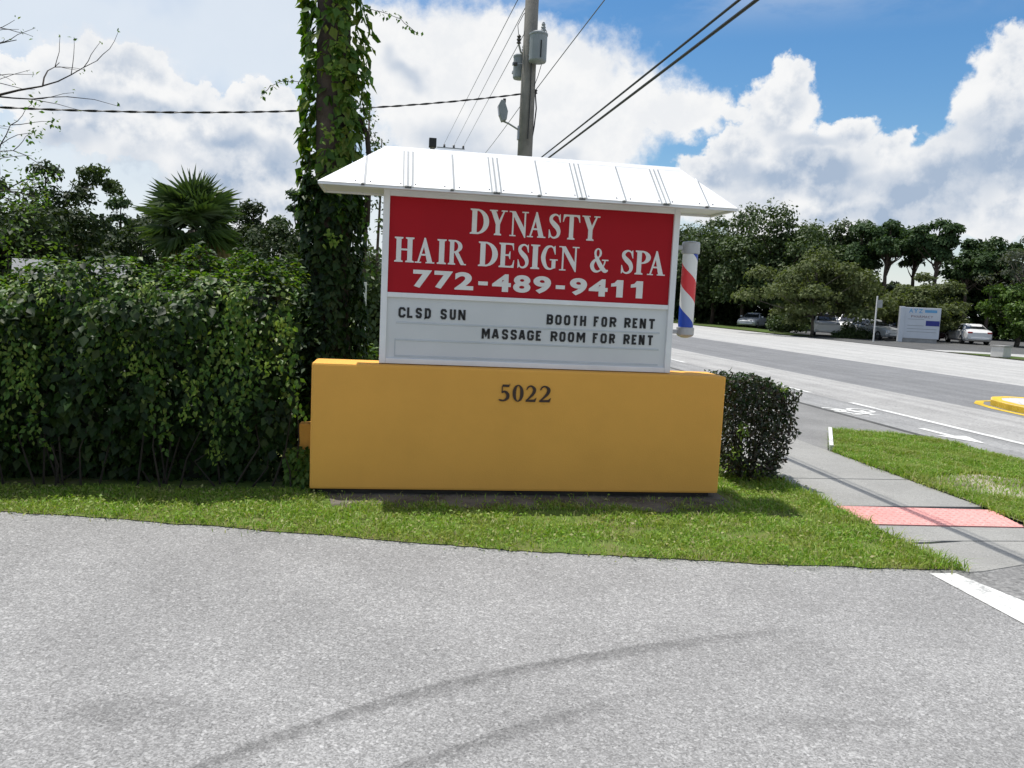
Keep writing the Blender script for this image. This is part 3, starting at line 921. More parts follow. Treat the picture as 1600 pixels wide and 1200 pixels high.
S_STROKE = [(0.545, 0.72, 0.03), (0.47, 0.90, 0.06), (0.31, 0.965, 0.075), (0.14, 0.87, 0.14), (0.13, 0.72, 0.17), (0.27, 0.575, 0.21), (0.42, 0.44, 0.21), (0.49, 0.27, 0.17),
            (0.44, 0.11, 0.12), (0.27, 0.033, 0.07), (0.12, 0.11, 0.06), (0.05, 0.30, 0.03)]
GLYPH = {
    'H': (0.76, stem(0.07, 0.26) + stem(0.50, 0.69) + [rect(0.25, 0.47, 0.51, 0.54)]),
    'I': (0.33, stem(0.07, 0.26)),
    'D': (0.74, stem(0.07, 0.26) + [half(0.25, 0.5, 0.48, 0.5, 0.27, 0.435, -90, 90)]),
    'P': (0.64, stem(0.07, 0.26, True, True) + [half(0.25, 0.725, 0.39, 0.275, 0.19, 0.215, -90, 90)]),
    'R': (0.82, stem(0.07, 0.26) + [half(0.25, 0.74, 0.38, 0.26, 0.19, 0.2, -90, 90), [(0.27, 0.50), (0.45, 0.53), (0.73, 0.05), (0.82, 0.045), (0.82, 0), (0.58, 0)]]),
    'E': (0.64, stem(0.07, 0.26, True, True) + [rect(0.25, 0.93, 0.58, 1.0), rect(0.25, 0, 0.58, 0.07), [(0.58, 1.0), (0.44, 0.955), (0.545, 0.90), (0.585, 0.72), (0.61, 0.72), (0.60, 1.0)],
                     [(0.58, 0), (0.44, 0.05), (0.56, 0.12), (0.61, 0.31), (0.64, 0.31), (0.62, 0)], rect(0.25, 0.475, 0.43, 0.54), [(0.47, 0.35), (0.44, 0.36), (0.40, 0.47), (0.40, 0.54), (0.44, 0.66), (0.47, 0.67)]]),
    'T': (0.78, stem(0.295, 0.485, False, True) + [rect(0.05, 0.925, 0.73, 1.0), [(0.03, 1.0), (0.0, 0.70), (0.03, 0.70), (0.09, 0.87), (0.2, 0.955)], [(0.75, 1.0), (0.78, 0.70), (0.75, 0.70), (0.69, 0.87), (0.58, 0.955)]]),
    'N': (0.82, [rect(0.125, 0.0, 0.19, 0.95), rect(0.63, 0.1, 0.695, 1.0), [(0.0, 1.0), (0.25, 1.0), (0.695, 0.25), (0.695, -0.04), (0.655, -0.04), (0.09, 0.955), (0.0, 0.955)], rect(0.03, 0, 0.285, SH), rect(0.53, 1 - SH, 0.80, 1)]),
    'A': (0.80, [[(0.09, 0.0), (0.16, 0.0), (0.43, 0.88), (0.39, 1.02), (0.37, 1.02)], [(0.36, 1.02), (0.42, 1.02), (0.73, 0.0), (0.51, 0.0), (0.325, 0.80)], rect(0.19, 0.30, 0.58, 0.37), rect(0.0, 0, 0.26, SH), rect(0.44, 0, 0.80, SH)]),
    'Y': (0.80, stem(0.29, 0.48, False, True, 0.07, 0.45) + [[(0.06, 0.97), (0.28, 0.97), (0.47, 0.53), (0.48, 0.43), (0.29, 0.43)], [(0.62, 0.97), (0.69, 0.97), (0.48, 0.44), (0.40, 0.52)], rect(0.0, 1 - SH, 0.36, 1), rect(0.53, 1 - SH, 0.80, 1)]),
    'S': (0.60, [stroke(S_STROKE), [(0.52, 0.99), (0.545, 0.99), (0.565, 0.66), (0.535, 0.66), (0.45, 0.88)], [(0.03, 0.01), (0.055, 0.01), (0.15, 0.12), (0.06, 0.36), (0.03, 0.36)]]),
    'G': (0.80, [stroke([(0.665, 0.68, 0.03), (0.58, 0.90, 0.06), (0.43, 0.965, 0.075), (0.24, 0.86, 0.15), (0.12, 0.5, 0.205), (0.24, 0.14, 0.15), (0.43, 0.035, 0.075), (0.62, 0.09, 0.06)]),
                 rect(0.52, 0.07, 0.70, 0.40), rect(0.43, 0.39, 0.80, 0.44), [(0.64, 0.99), (0.665, 0.99), (0.685, 0.64), (0.655, 0.64), (0.55, 0.90)]]),
    '&': (0.88, [half(0.36, 0.80, 0.175, 0.20, 0.075, 0.15, 0, 180), half(0.36, 0.80, 0.175, 0.20, 0.075, 0.15, 180, 360), stroke([(0.24, 0.70, 0.10), (0.38, 0.46, 0.18), (0.55, 0.22, 0.19), (0.72, 0.07, 0.16), (0.86, 0.10, 0.05)]),
                 stroke([(0.42, 0.60, 0.05), (0.20, 0.47, 0.12), (0.10, 0.27, 0.18), (0.20, 0.08, 0.14), (0.38, 0.035, 0.08), (0.55, 0.14, 0.06), (0.66, 0.32, 0.06), (0.71, 0.50, 0.06)]), rect(0.56, 0.49, 0.86, 0.54)]),
    '5': (0.62, [[(0.17, 0.87), (0.20, 1.0), (0.58, 1.0), (0.62, 1.06), (0.56, 0.86)], rect(0.15, 0.52, 0.20, 0.9), stroke([(0.15, 0.50, 0.05), (0.32, 0.58, 0.13), (0.50, 0.42, 0.18), (0.48, 0.18, 0.16), (0.28, 0.04, 0.09), (0.08, 0.06, 0.10), (0.0, 0.09, 0.05)])]),
    '0': (0.62, [half(0.31, 0.5, 0.31, 0.51, 0.125, 0.455, 0, 180), half(0.31, 0.5, 0.31, 0.51, 0.125, 0.455, 180, 360)]),
    '2': (0.64, [stroke([(0.05, 0.72, 0.04), (0.14, 0.90, 0.08), (0.32, 0.95, 0.10), (0.50, 0.78, 0.18), (0.45, 0.52, 0.16), (0.22, 0.24, 0.10), (0.03, 0.06, 0.06)]), [(0.0, 0.0), (0.05, 0.12), (0.5, 0.14), (0.56, 0.2), (0.64, 0.26), (0.57, 0.0)]]),
}


def serif(ch, x0, x1, zb, zt, yface, depth, mat, parent, name='letter'):
    w, pieces = GLYPH[ch]
    sx, sz = (x1 - x0) / w, zt - zb
    mb = MB()
    for i, pc in enumerate(pieces):
        y1 = yface - depth - 0.0004 * i
        if pc[0] == 'strip':
            L, Rr = pc[1], pc[2]
            n = len(L)
            vs = []
            for yy in (yface, y1):
                vs += [(x0 + x * sx, yy, zb + z * sz) for x, z in L] + [(x0 + x * sx, yy, zb + z * sz) for x, z in Rr]
            o = 2 * n
            fs = [(o + k, o + k + 1, o + n + k + 1, o + n + k) for k in range(n - 1)]
            fs += [(k, k + 1, o + k + 1, o + k) for k in range(n - 1)] + [(n + k, n + k + 1, o + n + k + 1, o + n + k) for k in range(n - 1)]
            fs += [(0, n, o + n, o), (n - 1, 2 * n - 1, o + 2 * n - 1, o + n - 1)]
            mb.add(vs, fs)
        else:
            mb.prism([(x0 + x * sx, zb + z * sz) for x, z in pc], 'y', yface, y1)
    return mb.build(name, mat, parent)


_gcache = {}


def gothic(ch, x0, x1, zb, zt, yface, depth, mat, parent, name='letter', bold=0.03):
    """sans letter from the built-in face, stretched to its measured box"""
    key = (ch, bold)
    if key not in _gcache:
        cu = bpy.data.curves.new('glyph', 'FONT')
        cu.body = ch
        cu.offset = bold
        cu.extrude = 0.5
        cu.resolution_u = 5
        ob = bpy.data.objects.new('glyph', cu)
        COL.objects.link(ob)
        bpy.context.view_layer.update()
        me = bpy.data.meshes.new_from_object(ob.evaluated_get(bpy.context.evaluated_depsgraph_get()))
        V = [v.co.copy() for v in me.vertices]
        F = [tuple(p.vertices) for p in me.polygons]
        lo = [min(v[i] for v in V) for i in range(3)]
        hi = [max(v[i] for v in V) for i in range(3)]
        V = [[(v[i] - lo[i]) / max(1e-6, hi[i] - lo[i]) for i in range(3)] for v in V]
        bpy.data.objects.remove(ob)
        bpy.data.curves.remove(cu)
        bpy.data.meshes.remove(me)
        _gcache[key] = (V, F)
    V, F = _gcache[key]
    mb = MB().add([(x0 + v[0] * (x1 - x0), yface - depth * v[2], zb + v[1] * (zt - zb)) for v in V], F)
    return mb.build(name, mat, parent)


BLOCK = {
    'C': [[(1, .70), (1, .84), (.78, 1), (.22, 1), (0, .84), (0, .16), (.22, 0), (.78, 0), (1, .16), (1, .30)]], 'L': [[(0, 1), (0, 0), (1, 0)]],
    'S': [[(1, .74), (1, .86), (.8, 1), (.2, 1), (0, .86), (0, .66), (.16, .56), (.84, .44), (1, .34), (1, .14), (.8, 0), (.2, 0), (0, .14), (0, .26)]],
    'D': [[(0, 0), (0, 1), (.7, 1), (1, .82), (1, .18), (.7, 0), (0, 0)]], 'U': [[(0, 1), (0, .16), (.22, 0), (.78, 0), (1, .16), (1, 1)]],
    'N': [[(0, 0), (0, 1), (.12, 1), (.88, 0), (1, 0), (1, 1)]], 'O': [[(0.5, 1), (.22, 1), (0, .84), (0, .16), (.22, 0), (.78, 0), (1, .16), (1, .84), (.78, 1), (.5, 1)]],
    'B': [[(0, .52), (0, 1), (.75, 1), (1, .88), (1, .64), (.78, .52), (0, .52), (0, 0), (.75, 0), (1, .12), (1, .40), (.78, .52)]], 'T': [[(0, 1), (1, 1)], [(.5, 1), (.5, 0)]],
    'H': [[(0, 1), (0, 0)], [(1, 1), (1, 0)], [(0, .5), (1, .5)]], 'F': [[(0, 0), (0, 1), (1, 1)], [(0, .52), (.8, .52)]], 'E': [[(1, 1), (0, 1), (0, 0), (1, 0)], [(0, .51), (.8, .51)]],
    'R': [[(0, 0), (0, 1), (.75, 1), (1, .87), (1, .62), (.75, .48), (0, .48)], [(.5, .48), (1, 0)]], 'M': [[(0, 0), (0, 1), (.1, 1), (.5, .35), (.9, 1), (1, 1), (1, 0)]],
    'A': [[(0, 0), (.38, 1), (.62, 1), (1, 0)], [(.16, .28), (.84, .28)]], 'G': [[(1, .74), (1, .84), (.78, 1), (.22, 1), (0, .84), (0, .16), (.22, 0), (.78, 0), (1, .16), (1, .46), (.55, .46)]],
}


def block(ch, x0, x1, zb, zt, yface, depth, mat, parent, w=0.0178):
    """condensed block capital: mitred bars of one weight"""
    mb = MB()
    ax, bx_, az_, bz_ = x0 + w / 2, x1 - w / 2, zb + w / 2, zt - w / 2
    for i, path in enumerate(BLOCK[ch]):
        c = [Vector((ax + (bx_ - ax) * u, az_ + (bz_ - az_) * v)) for u, v in path]
        if ch not in 'COSG' or i:
            for e, o in ((0, 1), (-1, -2)):
                if path[e][1] in (0, 1):
                    c[e] = c[e] + (c[e] - c[o]).normalized() * w / 2 * (1 if path[e][0] == path[o][0] else 0.4)
        closed = path[0] == path[-1]
        L, Rr = [], []
        for k, p in enumerate(c):
            d0 = (p - c[k - 1]).normalized() if k else ((c[-1] - c[-2]).normalized() if closed else None)
            d1 = (c[k + 1] - p).normalized() if k < len(c) - 1 else ((c[1] - c[0]).normalized() if closed else None)
            d0 = d0 or d1
            d1 = d1 or d0
            n0, n1 = Vector((-d0.y, d0.x)), Vector((-d1.y, d1.x))
            mm = (n0 + n1)
            mm = mm / max(0.35, mm.length_squared / 2)
            L.append(p + mm * w / 2)
            Rr.append(p - mm * w / 2)
        n = len(c)
        y1 = yface - depth - 0.0004 * i
        vs = []
        for yy in (yface, y1):
            vs += [(q.x, yy, q.y) for q in L] + [(q.x, yy, q.y) for q in Rr]
        o = 2 * n
        fs = [(o + k, o + k + 1, o + n + k + 1, o + n + k) for k in range(n - 1)]
        fs += [(k, k + 1, o + k + 1, o + k) for k in range(n - 1)] + [(n + k, n + k + 1, o + n + k + 1, o + n + k) for k in range(n - 1)]
        fs += [(0, n, o + n, o), (n - 1, 2 * n - 1, o + 2 * n - 1, o + n - 1)]
        mb.add(vs, fs)
    return mb.build('letter', mat, parent, fix=False)


for ch, a, b in [('5', 1.459, 1.546), ('0', 1.568, 1.657), ('2', 1.675, 1.763), ('2', 1.786, 1.881)]:
    serif(ch, a, b, 0.784, 0.917, 0.0, 0.009, 'number_bronze', base, 'house_digit')

# ---- cabinet
CX0, CX1, CZ0, CZ1, CY = 0.506, 2.899, 1.046, 2.393, 0.10
CD = 0.26
cab = MB().box((CX0 + 0.01, CY + 0.022, CZ0), (CX1 - 0.01, CY + CD, CZ1 - 0.004)).build('cabinet', 'sign_white', sign, bevel=0.006)
fr = 0.05
for nm, lo, hi in [('frame_bar', (CX0, CY - 0.006, CZ0), (CX0 + fr, CY + CD + 0.01, CZ1)), ('frame_bar', (CX1 - fr, CY - 0.006, CZ0), (CX1, CY + CD + 0.01, CZ1)),
                   ('frame_bar', (CX0 + fr, CY - 0.004, CZ1 - 0.046), (CX1 - fr, CY + 0.03, CZ1 - 0.001)), ('frame_bar', (CX0 + fr, CY - 0.004, CZ0), (CX1 - fr, CY + 0.03, CZ0 + 0.042)),
                   ('frame_bar', (CX0 + fr, CY - 0.004, 1.568), (CX1 - fr, CY + 0.03, 1.606))]:
    MB().box(lo, hi).build(nm, 'sign_white', cab, bevel=0.004)
YF = CY + 0.016
red = MB().box((CX0 + fr, YF, 1.606), (CX1 - fr, CY + 0.022 - 0.001, CZ1 - 0.046)).build('red_panel', 'red_panel', sign)
for ch, a, b in [('D', 1.184, 1.336), ('Y', 1.336, 1.478), ('N', 1.494, 1.652), ('A', 1.641, 1.791), ('S', 1.811, 1.916), ('T', 1.928, 2.07), ('Y', 2.086, 2.233)]:
    serif(ch, a, b, 2.093, 2.289, YF, 0.004, 'letter_white', red)
for ch, a, b in [('H', 0.601, 0.753), ('A', 0.761, 0.914), ('I', 0.933, 1.005), ('R', 1.02, 1.164), ('D', 1.259, 1.417), ('E', 1.424, 1.548), ('S', 1.571, 1.669), ('I', 1.68, 1.753), ('G', 1.761, 1.902),
                 ('N', 1.91, 2.08), ('&', 2.168, 2.324), ('S', 2.425, 2.534), ('P', 2.546, 2.676), ('A', 2.652, 2.803)]:
    serif(ch, a, b, 1.844, 2.037, YF, 0.004, 'letter_white', red)
for a, b in ((2.356, 2.457), (2.522, 2.624)):
    MB().prism([(a + (b - a) * u, 1.650 + 0.14 * v) for u, v in ((0, 0.60), (0, 0.78), (0.28, 0.83), (0.48, 1.0), (1, 1), (1, 0), (0.46, 0), (0.46, 0.64))], 'y', YF, YF - 0.004).build('digit', 'letter_white', red)
for ch, a, b in [('7', 0.752, 0.899), ('7', 0.918, 1.065), ('2', 1.08, 1.229), ('4', 1.379, 1.53), ('8', 1.549, 1.69), ('9', 1.712, 1.857), ('9', 2.012, 2.155), ('4', 2.171, 2.328)]:
    gothic(ch, a, b, 1.650, 1.790, YF, 0.004, 'letter_white', red, 'digit', 0.042)
for a, b in ((1.268, 1.344), (1.897, 1.972)):
    MB().box((a, YF - 0.004, 1.694), (b, YF, 1.724)).build('hyphen', 'letter_white', red)

reader = MB().box((CX0 + fr, YF, CZ0 + 0.042), (CX1 - fr, CY + 0.021, 1.568)).build('reader_board', 'reader_face', sign)
inn = 0.075
for z in (1.108, 1.236, 1.372):
    MB().box((CX0 + fr + inn, YF - 0.004, z - 0.008), (CX1 - fr - inn + 0.02, YF, z + 0.006)).build('letter_track', 'track_clear', reader, bevel=0.0015)
MB().box((CX0 + fr + inn - 0.008, YF - 0.003, 1.10), (CX0 + fr + inn, YF, 1.244)).build('track_end', 'track_clear', reader)
YL = YF - 0.002
for ch, a, b in [('C', 0.647, 0.703), ('L', 0.714, 0.763), ('S', 0.782, 0.831), ('D', 0.853, 0.902), ('S', 0.978, 1.028), ('U', 1.051, 1.1), ('N', 1.119, 1.177)]:
    block(ch, a, b, 1.410, 1.492, YF, 0.005, 'letter_black', reader)
for ch, a, b in [('B', 1.837, 1.889), ('O', 1.907, 1.96), ('O', 1.98, 2.032), ('T', 2.052, 2.096), ('H', 2.114, 2.164), ('F', 2.228, 2.273), ('O', 2.293, 2.341), ('R', 2.362, 2.418), ('R', 2.487, 2.54), ('E', 2.557, 2.602),
                 ('N', 2.618, 2.671), ('T', 2.692, 2.75)]:
    block(ch, a, b, 1.405, 1.487, YF, 0.005, 'letter_black', reader)
for ch, a, b in [('M', 1.313, 1.379), ('A', 1.395, 1.453), ('S', 1.477, 1.527), ('S', 1.547, 1.598), ('A', 1.613, 1.668), ('G', 1.683, 1.738), ('E', 1.754, 1.801), ('R', 1.876, 1.932), ('O', 1.949, 2.0), ('O', 2.02, 2.072),
                 ('M', 2.092, 2.164), ('F', 2.228, 2.273), ('O', 2.293, 2.346), ('R', 2.366, 2.415), ('R', 2.488, 2.541), ('E', 2.558, 2.603), ('N', 2.619, 2.668), ('T', 2.689, 2.743)]:
    block(ch, a, b, 1.2695, 1.3515, YF, 0.005, 'letter_black', reader)

# ---- hipped sheet-metal roof
EX0, EX1, EY0, EY1, EZ = 0.030, 3.293, -0.12, 0.42, 2.390
RX0, RX1, RY, RZ = 0.494, 2.935, 0.30, 2.737
core = MB().add([(EX0 + 0.02, EY0 + 0.02, EZ), (EX1 - 0.02, EY0 + 0.02, EZ), (EX1 - 0.02, EY1 - 0.02, EZ), (EX0 + 0.02, EY1 - 0.02, EZ), (RX0 + 0.01, RY, RZ - 0.03), (RX1 - 0.01, RY, RZ - 0.03)],
                [(0, 3, 2, 1), (0, 1, 5, 4), (2, 3, 4, 5), (1, 2, 5), (3, 0, 4)])
roof = core.build('roof', 'sign_white', sign)


def slope_z(y):
    return EZ + (RZ - EZ) * ((y - EY0) / (RY - EY0) if y <= RY else (EY1 - y) / (EY1 - RY))


def hip_y(x, front=True):
    """how far up the slope a sheet at x runs"""
    t = 1.0
    if x < RX0:
        t = (x - EX0) / (RX0 - EX0)
    if x > RX1:
        t = (EX1 - x) / (EX1 - RX1)
    t = max(0.0, min(1.0, t))
    return EY0 + (RY - EY0) * t if front else EY1 + (RY - EY1) * t


RIBS = [(0.355, 1), (0.688, 2), (1.017, 1), (1.356, 2), (1.684, 1), (2.022, 2), (2.355, 1), (2.698, 2), (3.032, 1)]
T = 0.006
for front in (True, False):
    xs = [EX0] + [r[0] for r in RIBS] + [EX1]
    ey = EY0 if front else EY1
    for i in range(len(xs) - 1):
        a, b = xs[i] + 0.001, xs[i + 1] - 0.001
        top = [x for x in (a, RX0, RX1, b) if a <= x <= b]
        ring = [(a, ey)] + [(b, ey)] + [(x, hip_y(x, front)) for x in sorted(set(top), reverse=True)]
        vs, n = [], len(ring)
        for off in (0.0, T):
            for x, y in ring:
                vs.append((x, y + (-off * 0.7 if front else off * 0.7), slope_z(y) + off * 0.7))
        fs = [tuple(range(n - 1, -1, -1)), tuple(range(n, 2 * n))] + [(k, (k + 1) % n, n + (k + 1) % n, n + k) for k in range(n)]
        p = MB().add(vs, fs).build('roof_panel', 'roof_white', roof)
    for x, kind in RIBS:
        for dx in ((0,) if kind == 1 else (-0.018, 0.018)):
            xx = x + dx
            hy = hip_y(xx, front)
            sg = -1 if front else 1
            nrm = Vector((0, sg * 0.78, 0.62))
            a, b = Vector((xx, ey + 0.004 * sg, slope_z(ey))), Vector((xx, hy, slope_z(hy)))
            vs = []
            for p in (a, b):
                for ox, on in ((-0.012, 0.004), (-0.006, 0.016), (0.006, 0.016), (0.012, 0.004)):
                    vs.append(p + Vector((ox, 0, 0)) + nrm * on)
            MB().add(vs, [(0, 1, 5, 4), (1, 2, 6, 5), (2, 3, 7, 6), (0, 3, 2, 1), (4, 5, 6, 7), (3, 0, 4, 7)]).build('rib', 'roof_white', roof)
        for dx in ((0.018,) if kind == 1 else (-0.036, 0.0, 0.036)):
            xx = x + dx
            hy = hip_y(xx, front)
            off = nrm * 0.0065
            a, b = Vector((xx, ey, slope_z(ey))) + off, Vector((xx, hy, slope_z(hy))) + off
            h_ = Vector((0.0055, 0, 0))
            MB().add([a - h_, a + h_, b + h_, b - h_, a - h_ - off * .5, a + h_ - off * .5, b + h_ - off * .5, b - h_ - off * .5], [(0, 1, 2, 3), (7, 6, 5, 4), (0, 4, 5, 1), (1, 5, 6, 2), (2, 6, 7, 3), (3, 7, 4, 0)]).build('rib_shadow_line', 'transformer_grey', roof)  # added grey strip that draws the dark shadow line beside a rib
        if front:
            MB().box((x - 0.012 * kind, ey - 0.008, EZ - 0.008), (x + 0.012 * kind, ey + 0.012, EZ + 0.008)).build('rib_end', 'screw_dark', roof)
            for dx in (-0.055, 0.055):
                yy = ey + 0.025
                MB().lathe([(0.005, 0), (0.005, 0.004), (0.003, 0.006)], (x + dx, yy - 0.006, slope_z(yy) + 0.004), 6).build('screw', 'screw_dark', roof)
for xe, xr, sg in ((EX0, RX0, -1), (EX1, RX1, 1)):
    for y0, y1 in ((EY0, RY), (RY, EY1)):
        ap = (xr, RY, RZ)
        o = Vector((sg * 0.004, 0, 0.004))
        tri = [Vector((xe, y0, EZ)), Vector((xe, y1, EZ)), Vector(ap)]
        MB().add([p - o * 0.2 for p in tri] + [p + o for p in tri], [(0, 2, 1), (3, 4, 5), (0, 1, 4, 3), (1, 2, 5, 4), (2, 0, 3, 5)]).build('roof_panel', 'roof_white', roof)
MB().prism([(RY - 0.035, RZ - 0.02), (RY, RZ + 0.016), (RY + 0.035, RZ - 0.02), (RY, RZ)], 'x', RX0, RX1).build('ridge_cap', 'roof_white', roof)
for lo, hi in (((EX0, EY0, EZ - 0.016), (EX1, EY0 + 0.02, EZ - 0.001)), ((EX0, EY1 - 0.02, EZ - 0.016), (EX1, EY1, EZ - 0.001)), ((EX0, EY0 + 0.02, EZ - 0.016), (EX0 + 0.02, EY1 - 0.02, EZ - 0.001)),
               ((EX1 - 0.02, EY0 + 0.02, EZ - 0.016), (EX1, EY1 - 0.02, EZ - 0.001))):
    MB().box(lo, hi).build('drip_edge', 'sign_white', roof)

# ---------------------------------------------------------------- barber pole on the sign's side
mt, t, b, out = new_mat('barber_stripe')
oc = t.n('ShaderNodeTexCoord').outputs['Object']
x, y, z = t.xyz(oc)
ang = t.m('DIVIDE', t.m('ARCTAN2', x, t.m('MULTIPLY', y, -1.0)), 2 * math.pi)     # 0 = facing the driveway
ph = t.m('FRACT', t.m('ADD', t.m('DIVIDE', z, 0.71), t.m('ADD', t.m('MULTIPLY', ang, 0.535), 0.0)))
isred = t.m('MULTIPLY', t.m('GREATER_THAN', ph, 0.5), t.m('LESS_THAN', ph, 0.75))
isblue = t.m('LESS_THAN', ph, 0.25)
c = t.mix(isred, (0.78, 0.78, 0.76), (0.72, 0.035, 0.045))
c = t.mix(isblue, c, (0.012, 0.06, 0.42))
t.put(b.inputs['Base Color'], c)
b.inputs['Roughness'].default_value = 0.25
BP = (3.082, 0.30, 1.335)
bar = empty('barber_pole', BP, 0, 'red white and blue striped barber pole hung beside the sign board', 'barber pole')
MB().lathe([(0.064, 0.0), (0.064, 0.63)], (0, 0, 0.085), 28).build('striped_cylinder', 'barber_stripe', bar, smooth=False)
MB().lathe([(0.0, 0.0), (0.03, 0.002), (0.062, 0.015), (0.074, 0.03), (0.075, 0.088), (0.066, 0.092)], (0, 0, 0), 28).build('bottom_cap', 'cap_silver', bar)
MB().lathe([(0.066, 0.0), (0.076, 0.004), (0.076, 0.085), (0.07, 0.1), (0.04, 0.106), (0.0, 0.108)], (0, 0, 0.71), 28).build('top_cap', 'cap_silver', bar)
for z in (0.05, 0.76):
    MB().box((-0.19, -0.015, z - 0.018), (-0.06, 0.015, z + 0.018)).build('bracket', 'cap_silver', bar, bevel=0.003)
# ================================================================ VEGETATION NEAR THE SIGN
def leaf_obj(name, parts, mat, parent=None):
    V, F = join_np(parts)
    return link(bpy.data.objects.new(name, np_mesh(name, V, F, mat)), parent)


def top_z(x):
    return np.interp(x, [-7, -2.46, -1.27, -0.5, 0.0], [1.60, 1.62, 1.72, 1.70, 1.62])


def hedge_surface(x, s):
    """s runs up the front (0..1), round the shoulder (1..1.35) and over the top (1.35..2.3)"""
    zt = top_z(x)
    r = 0.28
    sm = np.clip(s / 0.5, 0, 1)
    y = np.where(s < 1, 0.36 - 0.28 * sm * sm * (3 - 2 * sm) + 0.03 * np.clip((s - 0.5) * 2, 0, 1), 0.0)
    z = np.where(s < 1, s * (zt - r), 0.0)
    ny = np.where(s < 1, -1.0, 0.0)
    nz = np.where(s < 1, 0.25, 0.0)
    a = np.clip((s - 1) / 0.35, 0, 1) * math.pi / 2
    sh = (s >= 1) & (s < 1.35)
    y = np.where(sh, 0.11 + r - r * np.cos(a), y)
    z = np.where(sh, zt - r + r * np.sin(a), z)
    ny = np.where(sh, -np.cos(a), ny)
    nz = np.where(sh, np.sin(a) + 0.2, nz)
    tp = s >= 1.35
    y = np.where(tp, 0.39 + (s - 1.35) * 1.1, y)
    z = np.where(tp, zt, z)
    nz = np.where(tp, 1.0, nz)
    return np.stack([x, y, z], 1), np.stack([x * 0, ny, nz], 1)


hedge = empty('vine_hedge', (-3.0, 0.7, 0), 0, 'tall dense hedge overgrown with vines left of the yellow wall', 'hedge')
hedge_off = Vector((-3.0, 0.7, 0))
M0 = np.array(hedge_off)


def scatter_hedge(n, s0, s1, size, depth, lump=0.16, xr=(-6.2, -0.17), bias=1.0):
    x = rng.uniform(*xr, n)
    s = s0 + (s1 - s0) * rng.random(n) ** bias
    p, nr = hedge_surface(x, s)
    l = vnoise(np.stack([p[:, 0] * 2.2, p[:, 1] * 2.2, p[:, 2] * 2.2], 1), 1) + 0.5 * vnoise(p * 5.5, 2) - 0.75
    p = p + unit(nr) * (l * lump * 2.6 - depth * rng.random(n) ** 1.5)[:, None]
    # rounded right-hand end
    k = np.clip((p[:, 0] + 0.45) / 0.4, 0, 1)
    p[:, 1] += 0.42 * k ** 1.6
    fac = unit(nr) + rng.normal(0, 0.42, (n, 3)) + np.array([0, 0, 0.25])
    dr = np.array([0, -0.25, -1.0]) + rng.normal(0, 0.5, (n, 3))
    return leaves(p - M0, fac, rng.uniform(*size, n), dr, 0.72, 0.13)


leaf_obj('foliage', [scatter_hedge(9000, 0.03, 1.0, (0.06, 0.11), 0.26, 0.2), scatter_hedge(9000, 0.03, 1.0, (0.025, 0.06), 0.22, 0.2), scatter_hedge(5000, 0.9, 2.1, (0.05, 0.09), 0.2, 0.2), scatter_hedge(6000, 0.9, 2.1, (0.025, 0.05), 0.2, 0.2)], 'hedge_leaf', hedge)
parts = [scatter_hedge(8500, 0.95, 2.0, (0.028, 0.065), 0.05), scatter_hedge(3600, 0.5, 1.0, (0.028, 0.06), 0.03, bias=0.45)]
for i in range(46):       # strands hanging down the face
    x0 = rng.uniform(-4.2, -0.1)
    s = rng.uniform(0.75, 1.2)
    ln = int(rng.integers(8, 34))
    xs = x0 + np.cumsum(rng.normal(0, 0.018, ln))
    ss = s - np.arange(ln) * 0.021
    p, nr = hedge_surface(xs, np.clip(ss, 0.05, 2))
    p = np.repeat(p, 3, 0) + rng.normal(0, 0.03, (ln * 3, 3)) + np.array([0, -0.07, 0])
    parts.append(leaves(p - M0, np.repeat(nr, 3, 0) + rng.normal(0, 0.4, (ln * 3, 3)), rng.uniform(0.03, 0.06, ln * 3), np.array([0, -0.2, -1.0]) + rng.normal(0, 0.6, (ln * 3, 3)), 0.6, 0.12))
n = 420
pq = np.stack([rng.uniform(-0.2, 0.0, n), rng.uniform(0.12, 0.24, n), 0.34 * rng.random(n) ** 0.8], 1)
parts.append(leaves(pq - M0, np.array([0, -1, 0.5]) + rng.normal(0, 0.5, (n, 3)), rng.uniform(0.03, 0.07, n), np.array([0, -0.2, -1.0]) + rng.normal(0, 0.6, (n, 3)), 0.6, 0.12))
leaf_obj('vine_foliage', parts, 'vine_leaf', hedge)
parts = []
for cx, s in [(-1.33, 0.80), (-1.30, 0.70), (-2.05, 0.62), (-0.9, 0.45), (-0.72, 0.2), (-0.35, 0.72), (-1.9, 1.06), (-1.2, 1.1), (-0.6, 1.08), (-2.3, 1.1), (-0.25, 0.95), (-1.6, 0.75), (-0.86, 0.6)]:
    n = 34
    xs = cx + rng.normal(0, 0.035, n)
    p, nr = hedge_surface(xs, np.clip(s + rng.normal(0, 0.035, n), 0.02, 2))
    p = p + np.array([0, -0.10, 0]) + rng.normal(0, 0.02, (n, 3))
    parts.append(leaves(p - M0, nr + rng.normal(0, 0.4, (n, 3)), rng.uniform(0.025, 0.05, n), np.array([0, -0.2, -1.0]) + rng.normal(0, 0.7, (n, 3)), 0.45, 0.12))
leaf_obj('young_shoot', parts, 'fresh_leaf', hedge)['kind'] = 'stuff'
